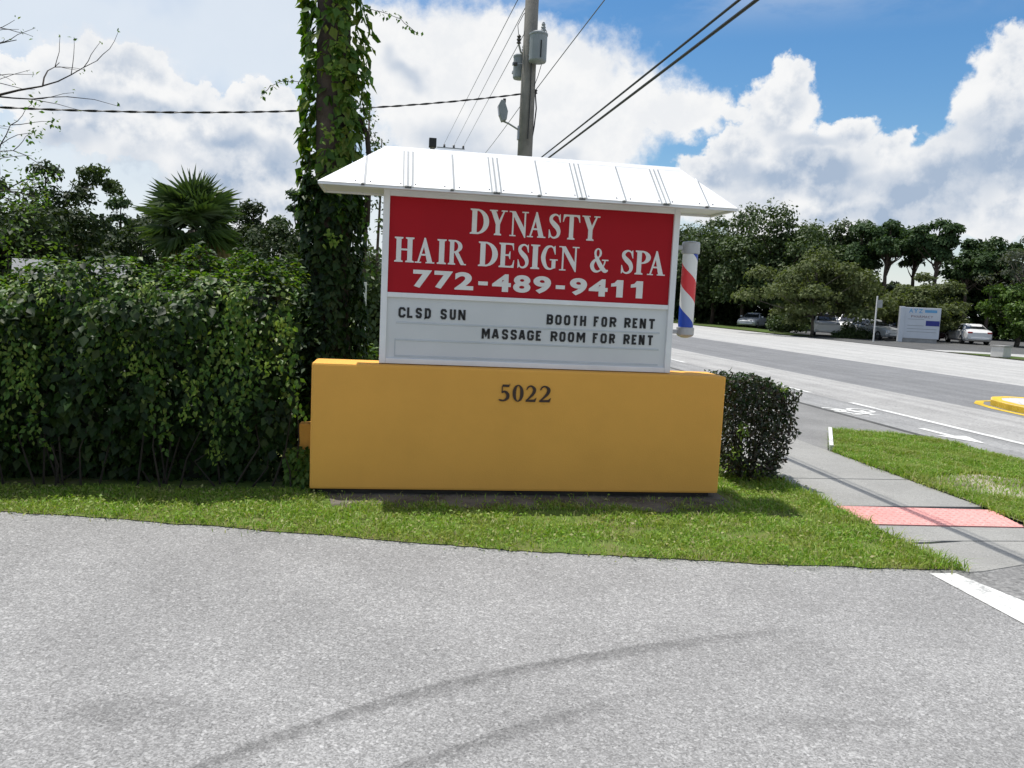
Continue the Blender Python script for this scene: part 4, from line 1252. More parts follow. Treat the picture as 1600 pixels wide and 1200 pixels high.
# woody inside of the hedge
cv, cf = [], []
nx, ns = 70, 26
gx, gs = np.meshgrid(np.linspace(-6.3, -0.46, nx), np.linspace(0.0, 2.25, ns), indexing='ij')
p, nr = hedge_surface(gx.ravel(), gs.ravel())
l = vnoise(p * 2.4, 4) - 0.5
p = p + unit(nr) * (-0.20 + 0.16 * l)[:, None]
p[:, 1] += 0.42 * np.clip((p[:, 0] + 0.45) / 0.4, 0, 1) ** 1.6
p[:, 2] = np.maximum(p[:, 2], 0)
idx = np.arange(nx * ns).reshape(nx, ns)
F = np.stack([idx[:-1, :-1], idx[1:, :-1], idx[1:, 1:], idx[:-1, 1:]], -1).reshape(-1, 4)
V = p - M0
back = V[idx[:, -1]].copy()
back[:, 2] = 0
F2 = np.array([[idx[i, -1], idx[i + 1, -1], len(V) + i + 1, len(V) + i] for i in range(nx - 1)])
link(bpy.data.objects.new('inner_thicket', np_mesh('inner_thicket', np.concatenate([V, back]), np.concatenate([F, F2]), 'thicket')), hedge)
tw = MB()
for i in range(40):
    x = rng.uniform(-4.2, -0.1)
    y0 = rng.uniform(0.12, 0.4)
    h = rng.uniform(0.3, 1.2)
    tw.tube([(x - M0[0], y0 - M0[1], 0), (x + rng.normal(0, .08) - M0[0], y0 - 0.03 - M0[1], h * 0.5), (x + rng.normal(0, .15) - M0[0], y0 - 0.06 - M0[1], h)], [0.009, 0.006, 0.003], 4, False)
tw.build('stem', 'dark_twig', hedge, fix=False)

# ---------------------------------------------------------------- vine-covered trunk
TX, TY = -0.055, 2.2
trunk_t = empty('vine_covered_tree', (TX, TY, 0), 0, 'tall bare tree trunk wrapped in climbing vines behind the hedge', 'tree')
tp = [(0.02 * math.sin(z * 0.9), 0.02 * math.cos(z * 1.3), z) for z in np.linspace(-0.1, 7.2, 15)]
MB().tube(tp, [0.24 - 0.012 * i ** 0.9 if i < 3 else 0.185 - 0.0025 * i for i in range(15)], 14).build('trunk', 'bark', trunk_t, smooth=True)


def trunk_vines(n, zr, dens, rad, size, mat, name, spread=0.09):
    z = rng.uniform(*zr, n * 3)
    th = rng.uniform(-math.pi, math.pi, n * 3)
    k = rng.random(n * 3) < dens(th, z)
    if zr[0] > 2:
        k &= (vnoise(np.stack([th * 1.9, z * 2.9, z * 0], 1), 6) > 0.40) | (rng.random(n * 3) < 0.30)
    z, th = z[k][:n], th[k][:n]
    n = len(z)
    clump = vnoise(np.stack([th * 1.9, z * 2.9, z * 0], 1), 6)
    r = rad(th, z) + spread * (clump - 0.3) * 2.2 + rng.random(n) * 0.05
    p = np.stack([r * np.cos(th), r * np.sin(th), z], 1)
    fac = np.stack([np.cos(th), np.sin(th), np.full(n, 0.35)], 1) + rng.normal(0, 0.45, (n, 3))
    dr = np.array([0, 0, -1.0]) + rng.normal(0, 0.4, (n, 3)) + np.stack([np.cos(th), np.sin(th), th * 0], 1) * 0.3
    return leaves(p, fac, rng.uniform(*size, n), dr, 0.7, 0.12)


def dens_up(th, z):
    # thick on the right, a fringe on the left, bark bare in between
    rgt = np.exp(-((th + 0.75) / 0.85) ** 2)
    lft = np.exp(-((np.abs(th) - math.pi) / 0.42) ** 2) * 0.8
    bare = vnoise(np.stack([th * 1.3, z * 1.1, z * 0], 1), 8)
    return np.clip(rgt + lft + 0.14 * (bare > 0.6) + 0.25 * (th > 0.6), 0.01, 1)


def rad_up(th, z):
    return 0.18 + 0.02 * np.exp(-((th + 0.3) / 0.9) ** 2) + 0.01 * np.exp(-((np.abs(th) - math.pi) / 0.5) ** 2)


def rad_low(th, z):
    return 0.19 + 0.05 * np.exp(-((th + 0.4) / 1.0) ** 2) + 0.05 * np.clip(1.6 - z, 0, 1.6)


parts = [trunk_vines(3100, (2.35, 7.2), dens_up, rad_up, (0.08, 0.15), 'vine_leaf', 'v'), trunk_vines(4600, (0.2, 2.75), lambda th, z: np.full(len(th), 0.9), rad_low, (0.06, 0.12), 'vine_leaf', 'v')]
leaf_obj('vine_foliage', [parts[0]], 'vine_leaf', trunk_t)
leaf_obj('lower_foliage', [parts[1]], 'hedge_leaf', trunk_t)
sp = []
st_m = MB()
for (x0, y0, z0), (dx, dy, dz), ln in [((-0.26, -0.05, 3.62), (-0.034, -0.002, 0.006), 12), ((0.30, -0.05, 3.45), (0.018, -0.005, -0.03), 16), ((0.25, 0.0, 4.38), (0.045, 0, 0.004), 12), ((0.28, -0.1, 3.6), (0.006, -0.004, -0.04), 9),
                                       ((-0.22, -0.1, 3.3), (-0.004, -0.004, -0.04), 12), ((0.30, -0.1, 2.85), (0.002, -0.002, -0.04), 10), ((0.33, -0.1, 2.4), (0.006, -0.004, -0.035), 12), ((-0.2, -0.1, 2.75), (-0.005, -0.004, -0.035), 12)]:
    pts, v, p = [], np.array([dx, dy, dz]), np.array([x0, y0, z0])
    for k in range(ln):
        p = p + v + rng.normal(0, 0.006, 3)
        v = v + np.array([0, 0, -0.0035])
        pts.append(p.copy())
    st_m.tube(pts, 0.003, 4, False)
    q = np.repeat(np.array(pts), 3, 0) + rng.normal(0, 0.018, (ln * 3, 3))
    sp.append(leaves(q, rng.normal(0, 0.6, (ln * 3, 3)) + np.array([0, -0.8, 0.4]), rng.uniform(0.03, 0.065, ln * 3), np.array([0, 0, -1.0]) + rng.normal(0, 0.5, (ln * 3, 3)), 0.65, 0.12))
leaf_obj('tendril_leaf', sp, 'vine_leaf', trunk_t)['kind'] = 'stuff'
st_m.build('tendril', 'dark_twig', trunk_t, fix=False)['kind'] = 'stuff'
fr_ = []
for z, th in [(3.95, -1.35), (4.2, -1.3), (3.75, -1.35), (3.1, -1.6), (2.8, -1.0), (2.75, -1.3), (2.15, -1.5), (4.4, -1.4)]:
    n = 26
    t_ = th + rng.normal(0, 0.16, n)
    p = np.stack([0.29 * np.cos(t_), 0.29 * np.sin(t_), z + rng.normal(0, 0.05, n)], 1)
    fr_.append(leaves(p, np.array([0, -1, 0.5]) + rng.normal(0, 0.4, (n, 3)), rng.uniform(0.04, 0.08, n), np.array([0, 0, -1.0]) + rng.normal(0, 0.6, (n, 3)), 0.6, 0.12))
leaf_obj('young_shoot', fr_, 'fresh_leaf', trunk_t)['kind'] = 'stuff'
MB().tube([(0.18, -0.05, 3.36), (0.27, -0.06, 3.31), (0.345, -0.06, 3.17), (0.375, -0.06, 2.9), (0.37, -0.05, 2.6), (0.36, 0.0, 2.3)], [0.02, 0.022, 0.026, 0.028, 0.03, 0.035], 8).build('side_stem', 'dark_twig', trunk_t, smooth=True)
MB().tube([(-0.12, -0.1, 2.62), (-0.22, -0.12, 2.585), (-0.26, -0.13, 2.57)], [0.04, 0.035, 0.02], 7).build('broken_stub', 'dark_twig', trunk_t, smooth=True)

# ---------------------------------------------------------------- clipped bush right of the wall
bush = empty('clipped_bush', (3.92, 0.72, 0), 0, 'small square clipped bush with dark leaves at the wall\'s right end', 'bush')


def bush_pts(n, hx, hy, z0, z1, depth):
    p = rng.uniform(-1, 1, (n, 3))
    f = rng.integers(0, 5, n)
    d = 1 - depth * rng.random(n) ** 1.4
    for ax, sg, ids in ((0, 1, 0), (0, -1, 1), (1, 1, 2), (1, -1, 3), (2, 1, 4)):
        kk = f == ids
        p[kk, ax] = sg * d[kk]
    nr = np.where(np.abs(p) == np.abs(p).max(1, keepdims=True), np.sign(p), 0)
    l = vnoise(p * 2.3, 12)[:, None] - 0.5
    p = p * (1 + 0.22 * l)
    p = np.sign(p) * np.abs(p) ** 1.05
    z = z0 + (p[:, 2] * 0.5 + 0.5) * (z1 - z0)
    tap = 0.72 + 0.28 * np.clip((z - z0) / 0.35, 0, 1)
    zz = z - 0.10 * np.clip(p[:, 0], 0, 1) * (z / z1)
    return np.stack([p[:, 0] * hx * tap, p[:, 1] * hy * tap, zz], 1), nr


p, nr = bush_pts(7600, 0.315, 0.33, 0.10, 0.985, 0.5)
n = len(p)
leaf_obj('foliage', [leaves(p, nr + rng.normal(0, 0.6, (n, 3)) + [0, 0, 0.3], rng.uniform(0.026, 0.055, n), rng.normal(0, 0.7, (n, 3)) + [0, 0, -0.5], 0.55, 0.1)], 'bush_leaf', bush)
p, nr = bush_pts(900, 0.32, 0.34, 0.55, 1.0, 0.1)
n = len(p)
leaf_obj('upper_foliage', [leaves(p, nr + rng.normal(0, 0.5, (n, 3)) + [0, 0, 0.5], rng.uniform(0.03, 0.055, n), rng.normal(0, 0.7, (n, 3)), 0.6, 0.1)], 'hedge_leaf', bush)  # greener leaves over the upper half of the bush
sh_ = []
for c in [(-0.22, -0.34, 0.56), (-0.20, -0.34, 0.50), (0.16, -0.3, 0.9), (-0.25, -0.33, 0.32)]:
    n = 20
    sh_.append(leaves(np.array(c) + rng.normal(0, 0.025, (n, 3)), np.array([0, -0.8, 0.6]) + rng.normal(0, 0.4, (n, 3)), rng.uniform(0.03, 0.06, n), rng.normal(0, 1, (n, 3)), 0.35, 0.1))
leaf_obj('young_shoot', sh_, 'fresh_leaf', bush)['kind'] = 'stuff'
bs = MB()
for i in range(16):
    a = rng.uniform(0, 6.28)
    r1 = rng.uniform(0.1, 0.26)
    bs.tube([(0.06 * math.cos(a), 0.06 * math.sin(a), 0), (0.6 * r1 * math.cos(a), 0.6 * r1 * math.sin(a), 0.3), (r1 * math.cos(a + .3), r1 * math.sin(a + .3), rng.uniform(0.5, 0.85))], [0.012, 0.008, 0.003], 5, False)
bs.build('stem', 'dark_twig', bush, fix=False)


def shrub(label, x, y, w, dpt, h, mat, nleaf, lsize, name='shrub', seed=0, cat='shrub', core=True):
    """loose rounded shrub: clumps of leaves over short stems"""
    g = np.random.default_rng(seed + 100)
    o = empty(name, (x, y, -0.02), 0, label, cat)
    K = 16
    cen = g.uniform(-1, 1, (K, 3))
    cen[:, 2] = np.abs(cen[:, 2])
    cen = unit(cen) * (0.45 + 0.35 * g.random((K, 1)))
    rr = 0.28 + 0.2 * g.random(K)
    ci = g.integers(0, K, nleaf)
    d = unit(g.normal(size=(nleaf, 3)))
    p = cen[ci] + d * (rr[ci] * (0.55 + 0.45 * g.random(nleaf) ** 0.5))[:, None]
    p[:, 2] = np.abs(p[:, 2])
    P_ = p * np.array([w, dpt, h])
    s = g.uniform(*lsize, nleaf)
    ob = leaf_obj('foliage', [leaves(P_, d + g.normal(0, 0.5, (nleaf, 3)) + [0, 0, 0.4], s, g.normal(0, 0.8, (nleaf, 3)) + [0, 0, -0.4], 0.6, 0.12, g)], mat, o)
    ms_ = MB()
    for k in range(K):
        ms_.tube([(0.1 * w * math.cos(k), 0.1 * dpt * math.sin(k), 0), tuple(cen[k] * np.array([w, dpt, h]) * 0.6), tuple(cen[k] * np.array([w, dpt, h]))], [0.03 * w, 0.02 * w, 0.008 * w], 5, False)
    ms_.build('stem', 'dark_twig', o, fix=False)
    return o


shrub('bright yellow green shrub low between the trunk and the sign', 0.30, 2.7, 0.30, 0.3, 1.12, 'bright_leaf', 2200, (0.05, 0.09), seed=1)
shrub('dark shrub at the foot of the vine covered trunk', -0.35, 2.0, 0.5, 0.4, 1.5, 'hedge_leaf', 2600, (0.05, 0.09), seed=2)
shrub('dark rounded shrub standing behind the white post', 0.5, 8.5, 0.9, 0.6, 2.6, 'oak_leaf', 3800, (0.08, 0.16), seed=3)

# ================================================================ TREES FARTHER BACK


def polar(a, d):
    return CAM.x + d * math.sin(R(a)), CAM.y + d * math.cos(R(a))


def tree(name, label, a, d, el, wid, base_frac, mat, K, nleaf, lsize, bark='bark', seed=0, flat=0.75, group=None, lean=0.0, trunk_r=None, dep=None, sparse=False, hgt=None):
    g = np.random.default_rng(seed + 500)
    x, y = polar(a, d)
    h = hgt or (1.6 + d * math.tan(R(el)))
    o = empty(name, (x, y, -0.16), 0, label, 'tree', group)
    tr = trunk_r or h * 0.022
    c0 = h * base_frac
    hz = (h - c0) / 2
    cz = c0 + hz
    dep = dep or wid
    cen = unit(g.normal(size=(K, 3))) * (g.random((K, 1)) ** 0.45)
    rr = (0.20 + 0.17 * g.random(K))
    if sparse:
        rr *= 0.8
    # crown wider below its middle, ragged on top
    C = cen * np.array([wid, dep, hz]) * 0.80
    C[:, 2] += cz
    C[:, 0] += lean * (C[:, 2] / h)
    C[0] = (lean * 0.95, 0, h * 0.91)
    Rm = rr * min(wid, hz * 1.2)
    ci = g.integers(0, K, nleaf)
    dv_ = unit(g.normal(size=(nleaf, 3)))
    dv_[:, 2] = np.where(dv_[:, 2] < -0.3, -dv_[:, 2] * 0.5, dv_[:, 2])
    p = C[ci] + dv_ * (Rm[ci] * (0.35 + 0.65 * g.random(nleaf) ** 0.6))[:, None] * np.array([1, 1, flat])
    s = g.uniform(*lsize, nleaf)
    leaf_obj('crown', [leaves(p, dv_ + g.normal(0, 0.55, (nleaf, 3)) + [0, 0, 0.35], s, g.normal(0, 0.8, (nleaf, 3)) + [0, 0, -0.3], 0.62, 0.12, g)], mat, o)
    tm = MB()
    hub = Vector((lean * 0.5, 0, max(c0 * 0.9, h * 0.25)))
    wob = [Vector((g.normal(0, h * 0.008), g.normal(0, h * 0.008), 0)) for _ in range(3)]
    tpts = [Vector((0, 0, -0.1)), hub * 0.4 + wob[0], hub + wob[1], Vector((lean * 0.8, 0, cz)) + wob[2], Vector((lean, 0, h * 0.88))]
    tm.tube(tpts, [tr, tr * 0.8, tr * 0.65, tr * 0.4, tr * 0.12], 8)
    for k in range(K):
        e = Vector(C[k])
        t_ = min(0.95, max(0.3, (e.z - Rm[k]) / h))
        zs = h * t_ * 0.85
        f = zs / h
        b0 = Vector((lean * f, 0, zs))
        md = b0.lerp(e, 0.55) + Vector((g.normal(0, .03) * wid, g.normal(0, .03) * wid, -0.04 * h * g.random()))
        tm.tube([b0, md, e], [tr * 0.34, tr * 0.2, tr * 0.06], 5, False)
    tm.build('trunk', bark, o, smooth=True, fix=False)
    return o


GR = 'trees beyond the far parking lot'
# right: dense oaks, then a gap-toothed row of pines, then pale spreading trees before them
for i, (a, d, el, w, lab) in enumerate([
        (20.2, 96, 5.6, 4.6, 'dark broadleaf tree just right of the sign post'),
        (22.3, 88, 6.3, 4.8, 'tall dense green tree above the barber pole'),
        (24.3, 84, 6.9, 5.0, 'bushy green tree with the highest ragged top'),
        (26.2, 82, 7.1, 4.6, 'pointed leafy tree at the right shoulder of the dense clump'),
        (28.2, 88, 5.9, 4.6, 'dense green tree filling the dip behind the olive tree'),
        (30.2, 86, 6.1, 4.4, 'round topped green tree left of the pine row')]):
    tree('broadleaf_tree', lab, a, d, el, w * 1.2, 0.04, 'oak_leaf', 48, 17000, (0.22, 0.46), seed=i, group=GR, flat=0.9)
for i, (a, d, el, w, bf, lab) in enumerate([
        (31.4, 84, 6.3, 3.2, 0.42, 'pine with a broad dark crown, first of the pine row'),
        (33.1, 82, 6.5, 2.8, 0.55, 'slender pine with an open crown above the white sign'),
        (34.7, 86, 6.0, 2.6, 0.58, 'pine with see-through branches right of the white sign'),
        (35.9, 80, 6.5, 2.7, 0.6, 'tallest flat topped pine above the parked sedan'),
        (37.6, 84, 5.3, 3.0, 0.45, 'low dark pine right of the tallest pine'),
        (39.0, 84, 5.3, 3.0, 0.4, 'dark pine near the right picture edge')]):
    tree('pine_tree', lab, a, d, el, w, bf, 'pine_leaf', 24, 7600, (0.2, 0.42), 'bark', seed=20 + i, flat=0.75, group=GR)
for i, (a, d, el, w, mat, lab) in enumerate([
        (28.9, 62, 4.2, 5.2, 'olive_leaf', 'wide olive green tree behind the parked white suv'),
        (35.3, 67, 3.0, 4.6, 'olive_leaf', 'olive green spreading tree behind the white business sign'),
        (41.2, 66, 2.9, 3.4, 'bright_leaf', 'brighter green spreading tree at the right picture edge')]):
    tree('spreading_tree', lab, a, d, el, w * 1.15, 0.02, mat, 60, 19000, (0.16, 0.34), 'grey_bark', seed=40 + i, flat=0.7, group=GR)
tree('bare_tree', 'greyish thin leaved tree rising at the right picture edge', 40.6, 66, 5.6, 3.4, 0.35, 'grey_leaf', 22, 2600, (0.12, 0.28), 'grey_bark', seed=50, sparse=True)

# left: trees behind the hedge
for i, (nm, a, d, el, w, bf, mat, K, nl, ls, lab) in enumerate([
        ('broadleaf_tree', -24.6, 30, 6.2, 2.8, 0.05, 'dark_leaf', 34, 9500, (0.1, 0.24), 'dark tree filling the left picture edge behind the hedge'),
        ('broadleaf_tree', -21.7, 32, 7.4, 2.1, 0.05, 'dark_leaf', 36, 9200, (0.1, 0.24), 'tall loose crowned tree left of the palm'),
        ('pine_tree', -17.6, 58, 5.6, 2.4, 0.3, 'pine_leaf', 12, 3000, (0.15, 0.32), 'small flat topped pine between the loose tree and the palm'),
        ('broadleaf_tree', -16.4, 44, 4.0, 3.2, 0.05, 'dark_leaf', 28, 7500, (0.14, 0.3), 'low dark tree just left of the palm'),
        ('broadleaf_tree', -9.6, 50, 5.9, 2.8, 0.1, 'dark_leaf', 26, 7200, (0.14, 0.32), 'dark tree just right of the palm'),
        ('broadleaf_tree', -7.9, 42, 4.4, 2.8, 0.05, 'dark_leaf', 28, 7600, (0.14, 0.3), 'low bushy tree between the palm and the trunk'),
        ('pine_tree', -6.7, 56, 7.0, 1.9, 0.4, 'pine_leaf', 12, 2400, (0.15, 0.32), 'thin open pine just left of the vine covered trunk'),
        ('broadleaf_tree', -1.6, 46, 2.7, 2.6, 0.1, 'oak_leaf', 18, 4200, (0.14, 0.3), 'low tree seen between the trunk and the sign')]):
    tree(nm, lab, a, d, el, w, bf, mat, K, nl, ls, seed=70 + i, flat=0.8, group='trees behind the hedge')
# the loose tree's long side branch with a tuft of leaves
bx, by = polar(-19.9, 32)
br = empty('side_branch_tree', (bx, by, -0.16), 0, 'leaning slim tree with one leafy tuft at its tip', 'tree')
ex, ey_ = polar(-19.0, 32)
tip = Vector((ex - bx, ey_ - by, 1.6 + 32 * math.tan(R(6.2)) + 0.1))
MB().tube([(-1.2, 0, 0), (-1.3, 0, 2.2), (-0.9, 0, 3.7), (-0.35, 0, 4.4), tuple(tip)], [0.10, 0.09, 0.06, 0.04, 0.02], 6).build('trunk', 'grey_bark', br, smooth=True)
n = 1100
dv_ = unit(rng.normal(size=(n, 3)))
tc_ = np.array([[0, 0, 0], [0.45, 0.1, -0.12], [-0.3, 0, 0.22], [0.15, -0.2, 0.3], [-0.45, 0.1, -0.2], [0.6, 0, -0.3]])[rng.integers(0, 6, n)]
pp = np.array(tip) + tc_ + dv_ * (rng.random(n) ** 0.5)[:, None] * np.array([0.36, 0.33, 0.24])
n2 = 260
pp2 = np.array([-0.3, 0, 4.35]) + rng.normal(0, 1, (n2, 3)) * np.array([0.35, 0.3, 0.12])
leaf_obj('crown', [leaves(pp, dv_ + rng.normal(0, 0.6, (n, 3)), rng.uniform(0.09, 0.2, n), None, 0.55, 0.1), leaves(pp2, rng.normal(0, 1, (n2, 3)), rng.uniform(0.08, 0.18, n2), None, 0.55, 0.1)], 'oak_leaf', br)

# twiggy tree reaching in from the left
tx, ty = polar(-30.3, 13.0)
twt = empty('twiggy_tree', (tx, ty, 0), 0, 'nearly bare grey twigs of a tree reaching in at the left edge', 'tree')
tm = MB()
tips = []
g2 = random.Random(5)


def grow(p, d, ln, r, dep):
    pts, rad = [p], [r]
    n = 4
    for k in range(n):
        d = (d + Vector((g2.gauss(0, .16), g2.gauss(0, .16), g2.gauss(0, .10) - (0.05 if dep > 1 else 0)))).normalized()
        p = p + d * ln / n
        pts.append(p)
        rad.append(r * (1 - 0.6 * (k + 1) / n))
    tm.tube(pts, rad, 5 if dep < 3 else 3, False)
    if dep >= 4:
        tips.append(p)
        return
    for k in range(3):
        q = pts[g2.choice((2, 3, 4))]
        nd = (d + Vector((g2.gauss(0, .55), g2.gauss(0, .55), g2.gauss(0, .4)))).normalized()
        grow(q, nd, ln * g2.uniform(0.55, 0.8), max(0.004, r * 0.5), dep + 1)


tm.tube([(0, 0, 0), (0.05, 0, 1.6), (0.1, 0, 2.6)], [0.12, 0.1, 0.08], 8, False)
for d0, l0 in (((0.75, 0.0, 0.6), 1.3), ((0.5, 0.2, 0.9), 1.6), ((0.1, -0.2, 1.0), 1.5), ((-0.5, 0.1, 0.8), 1.4), ((0.8, 0.1, 0.15), 1.0), ((0.75, -0.1, 0.95), 1.5)):
    grow(Vector((0.1, 0, 2.3 + 0.3 * g2.random())), Vector(d0).normalized(), l0, 0.05, 1)
tm.build('trunk', 'dark_twig', twt, fix=False)
tips = np.array([tuple(t_) for t_ in tips])
low = tips[(tips[:, 2] < 3.6)]
q = np.repeat(low if len(low) > 3 else tips, 14, 0)
q = q + rng.normal(0, 0.07, q.shape)
q2 = np.repeat(tips, 2, 0) + rng.normal(0, 0.02, (len(tips) * 2, 3))
q = np.concatenate([q, q2])
leaf_obj('crown', [leaves(q, rng.normal(0, 1, q.shape) + [0, 0, 0.4], rng.uniform(0.03, 0.075, len(q)), None, 0.55, 0.1)], 'vine_leaf', twt)
# lower leafy branch at the far left over the hedge
shrub('yellow green leafy shrub rising over the hedge at the left edge', *polar(-23.2, 12), 0.75, 0.5, 2.75, 'bright_leaf', 2600, (0.05, 0.1), seed=4)

# ---------------------------------------------------------------- cabbage palm
px_, py_ = polar(-13.3, 32)
palm = empty('palm_tree', (px_, py_, -0.16), 0, 'cabbage palm with round fan leaf head above the hedge', 'palm')
hb = 3.7
MB().tube([(0, 0, 0), (0.02, 0.0, 1.5), (0, 0, hb)], [0.24, 0.2, 0.2], 10).build('trunk', 'grey_bark', palm, smooth=True)


def fan_mesh(nm, mat, nbl, ln, droop, seed):
    g = random.Random(seed)
    mb = MB()
    pet = ln * 0.75
    mb.tube([(0, 0, 0), (pet * 0.5, 0, 0.04), (pet, 0, 0.0)], [0.022, 0.016, 0.012], 4, False)
    for k in range(nbl):
        a = R(-118 + 236 * k / (nbl - 1))
        L = ln * (0.78 + 0.2 * math.cos(a * 0.6)) * g.uniform(0.9, 1.05)
        ca, sa = math.cos(a), math.sin(a)
        w = 0.05
        b0 = (pet, 0, 0)
        m1 = (pet + ca * L * 0.5, sa * L * 0.5, 0.03 - droop * 0.08)
        tpz = (pet + ca * L, sa * L, -droop * g.uniform(0.35, 0.6))
        mb.add([b0, (m1[0] - sa * w, m1[1] + ca * w, m1[2]), tpz, (m1[0] + sa * w, m1[1] - ca * w, m1[2] + 0.02)], [(0, 1, 2), (0, 2, 3)])
    return mb.mesh(nm, mat)


FANS = [fan_mesh('frond', 'palm_leaf', 22, 1.15, 0.5, 1), fan_mesh('frond', 'palm_leaf', 20, 1.1, 0.9, 2), fan_mesh('frond', 'frond_dead', 14, 1.0, 1.3, 3)]
g3 = random.Random(9)
NF = 66
for k in range(NF):
    t_ = k / NF
    pit = 85 - 160 * t_ ** 0.85 + g3.gauss(0, 6)
    yw = k * 137.5 + g3.gauss(0, 8)
    me = FANS[2] if (pit < -22 and g3.random() < 0.75) else FANS[g3.choice((0, 0, 1))]
    ob = link(bpy.data.objects.new('frond', me), palm)
    ob.location = (0, 0, hb - 0.15 + 0.35 * (1 - t_))
    ob.rotation_euler = (g3.gauss(0, 0.3), -R(pit), R(yw))
    s = g3.uniform(0.9, 1.12)
    ob.scale = (s, s, s)

# understory: a wood that reads as one mass behind the single trees


def wood(name, label, arcs, n, h, lsize, mat, seed):
    g = np.random.default_rng(seed)
    pts = []
    for a0, a1, d0, d1, k in arcs:
        a = g.uniform(a0, a1, int(n * k))
        d = np.interp(a, [a0, a1], [d0, d1]) + g.uniform(0, 6, len(a))
        top = h * (0.45 + 0.75 * vnoise(np.stack([a * 0.55, d * 0, d * 0], 1), seed)) + 0.6 * vnoise(np.stack([a * 2.5, d * 0, d * 0], 1), seed + 1)
        z = top * g.random(len(a)) ** 0.75
        pts.append(np.stack([CAM.x + d * np.sin(np.radians(a)), CAM.y + d * np.cos(np.radians(a)), z - 0.1], 1))
    p = np.concatenate(pts)
    nn = len(p)
    V, F = leaves(p, np.stack([-np.sin(p[:, 0] * 0), -np.ones(nn) * 0.7, np.ones(nn) * 0.6], 1) + g.normal(0, 0.7, (nn, 3)), g.uniform(*lsize, nn), None, 0.7, 0.1, g)
    o = link(bpy.data.objects.new(name, np_mesh(name, V, F, mat)))
    tag(o, label, 'undergrowth', kind='stuff')
    return o


wood('far_undergrowth', 'dark undergrowth under the trees beyond the parking lot', [(17, 46, 92, 82, 1.0)], 34000, 8.5, (0.4, 0.8), 'dark_leaf', 3)
wood('near_undergrowth', 'dark undergrowth under the trees behind the hedge', [(-34, 17, 40, 84, 1.0)], 30000, 5.2, (0.25, 0.5), 'dark_leaf', 5)
# ================================================================ POLES AND WIRES
pole = empty('utility_pole', (3.415, 12.0, -0.05), 0, 'weathered wooden utility pole with transformers rising behind the sign', 'utility pole')
MB().tube([(0, 0, 0), (0, 0, 6), (0.0, 0, 12.0)], [0.19, 0.165, 0.125], 14).build('pole', 'pole_wood', pole, smooth=True)


def transformer(x, y, z, r, h):
    tr = MB().lathe([(r * 0.9, 0), (r, 0.03), (r, h), (r * 1.06, h + 0.005), (r * 1.06, h + 0.04), (r * 0.6, h + 0.09), (0.02, h + 0.11)], (x, y, z), 18).build('transformer', 'transformer_grey', pole)
    MB().lathe([(0.045, 0), (0.06, 0.03), (0.04, 0.06), (0.055, 0.09), (0.035, 0.12), (0.045, 0.15), (0.02, 0.2)], (x + r * 0.45, y - 0.05, z + h + 0.08), 10).build('bushing', 'transformer_grey', tr)
    for dz in (0.15, h - 0.12):
        MB().box((x - r * 1.0, y + r * 0.6, z + dz), (x + 0.02, y + r + 0.06, z + dz + 0.05)).build('hanger', 'galvanised', tr)
    MB().box((x + 0.02, y - r - 0.012, z + 0.06), (x + 0.045, y - r + 0.01, z + h * 0.75)).build('drain_strip', 'cable_black', tr)
    return tr


transformer(0.14, -0.28, 6.83, 0.195, 0.56)
transformer(-0.17, 0.24, 6.58, 0.15, 0.46)
MB().lathe([(0.02, 0), (0.055, 0.02), (0.03, 0.06), (0.055, 0.09), (0.03, 0.13), (0.05, 0.16), (0.02, 0.2)], (-0.26, -0.05, 7.25), 10).build('cutout_insulator', 'porcelain_dark', pole)
MB().tube([(-0.26, -0.05, 7.25), (-0.20, 0, 7.1), (-0.08, 0.05, 7.05)], 0.022, 6).build('cutout_arm', 'galvanised', pole)
MB().lathe([(0.03, 0), (0.05, 0.02), (0.05, 0.07), (0.02, 0.09)], (-0.31, 0.0, 6.79), 10).build('insulator', 'porcelain_dark', pole)
MB().tube([(-0.31, 0, 6.83), (-0.1, 0, 6.86)], 0.012, 5).build('insulator_pin', 'galvanised', pole)
MB().tube([(-0.27, -0.05, 7.43), (-0.30, -0.05, 7.65), (-0.18, -0.02, 7.9), (-0.08, 0, 8.0)], 0.008, 5).build('jumper_wire', 'cable_black', pole)
MB().tube([(0.22, -0.3, 7.62), (0.32, -0.25, 7.5), (0.34, -0.2, 7.2), (0.2, -0.1, 6.6), (0.1, -0.1, 6.3)], 0.008, 5).build('jumper_wire', 'cable_black', pole)
MB().tube([(0.02, -0.18, 6.9), (0.03, -0.185, 6.2), (0.02, -0.19, 5.2)], 0.012, 5).build('ground_wire', 'cable_black', pole)
MB().lathe([(0.025, 0), (0.05, 0.015), (0.03, 0.05), (0.05, 0.08), (0.02, 0.1)], (0.17, -0.02, 6.22), 10).build('insulator', 'porcelain_dark', pole)
MB().tube([(0.17, -0.02, 6.22), (0.2, -0.06, 5.9), (0.17, -0.07, 5.5), (0.13, -0.06, 5.2)], 0.016, 5).build('hanging_cable', 'cable_black', pole)
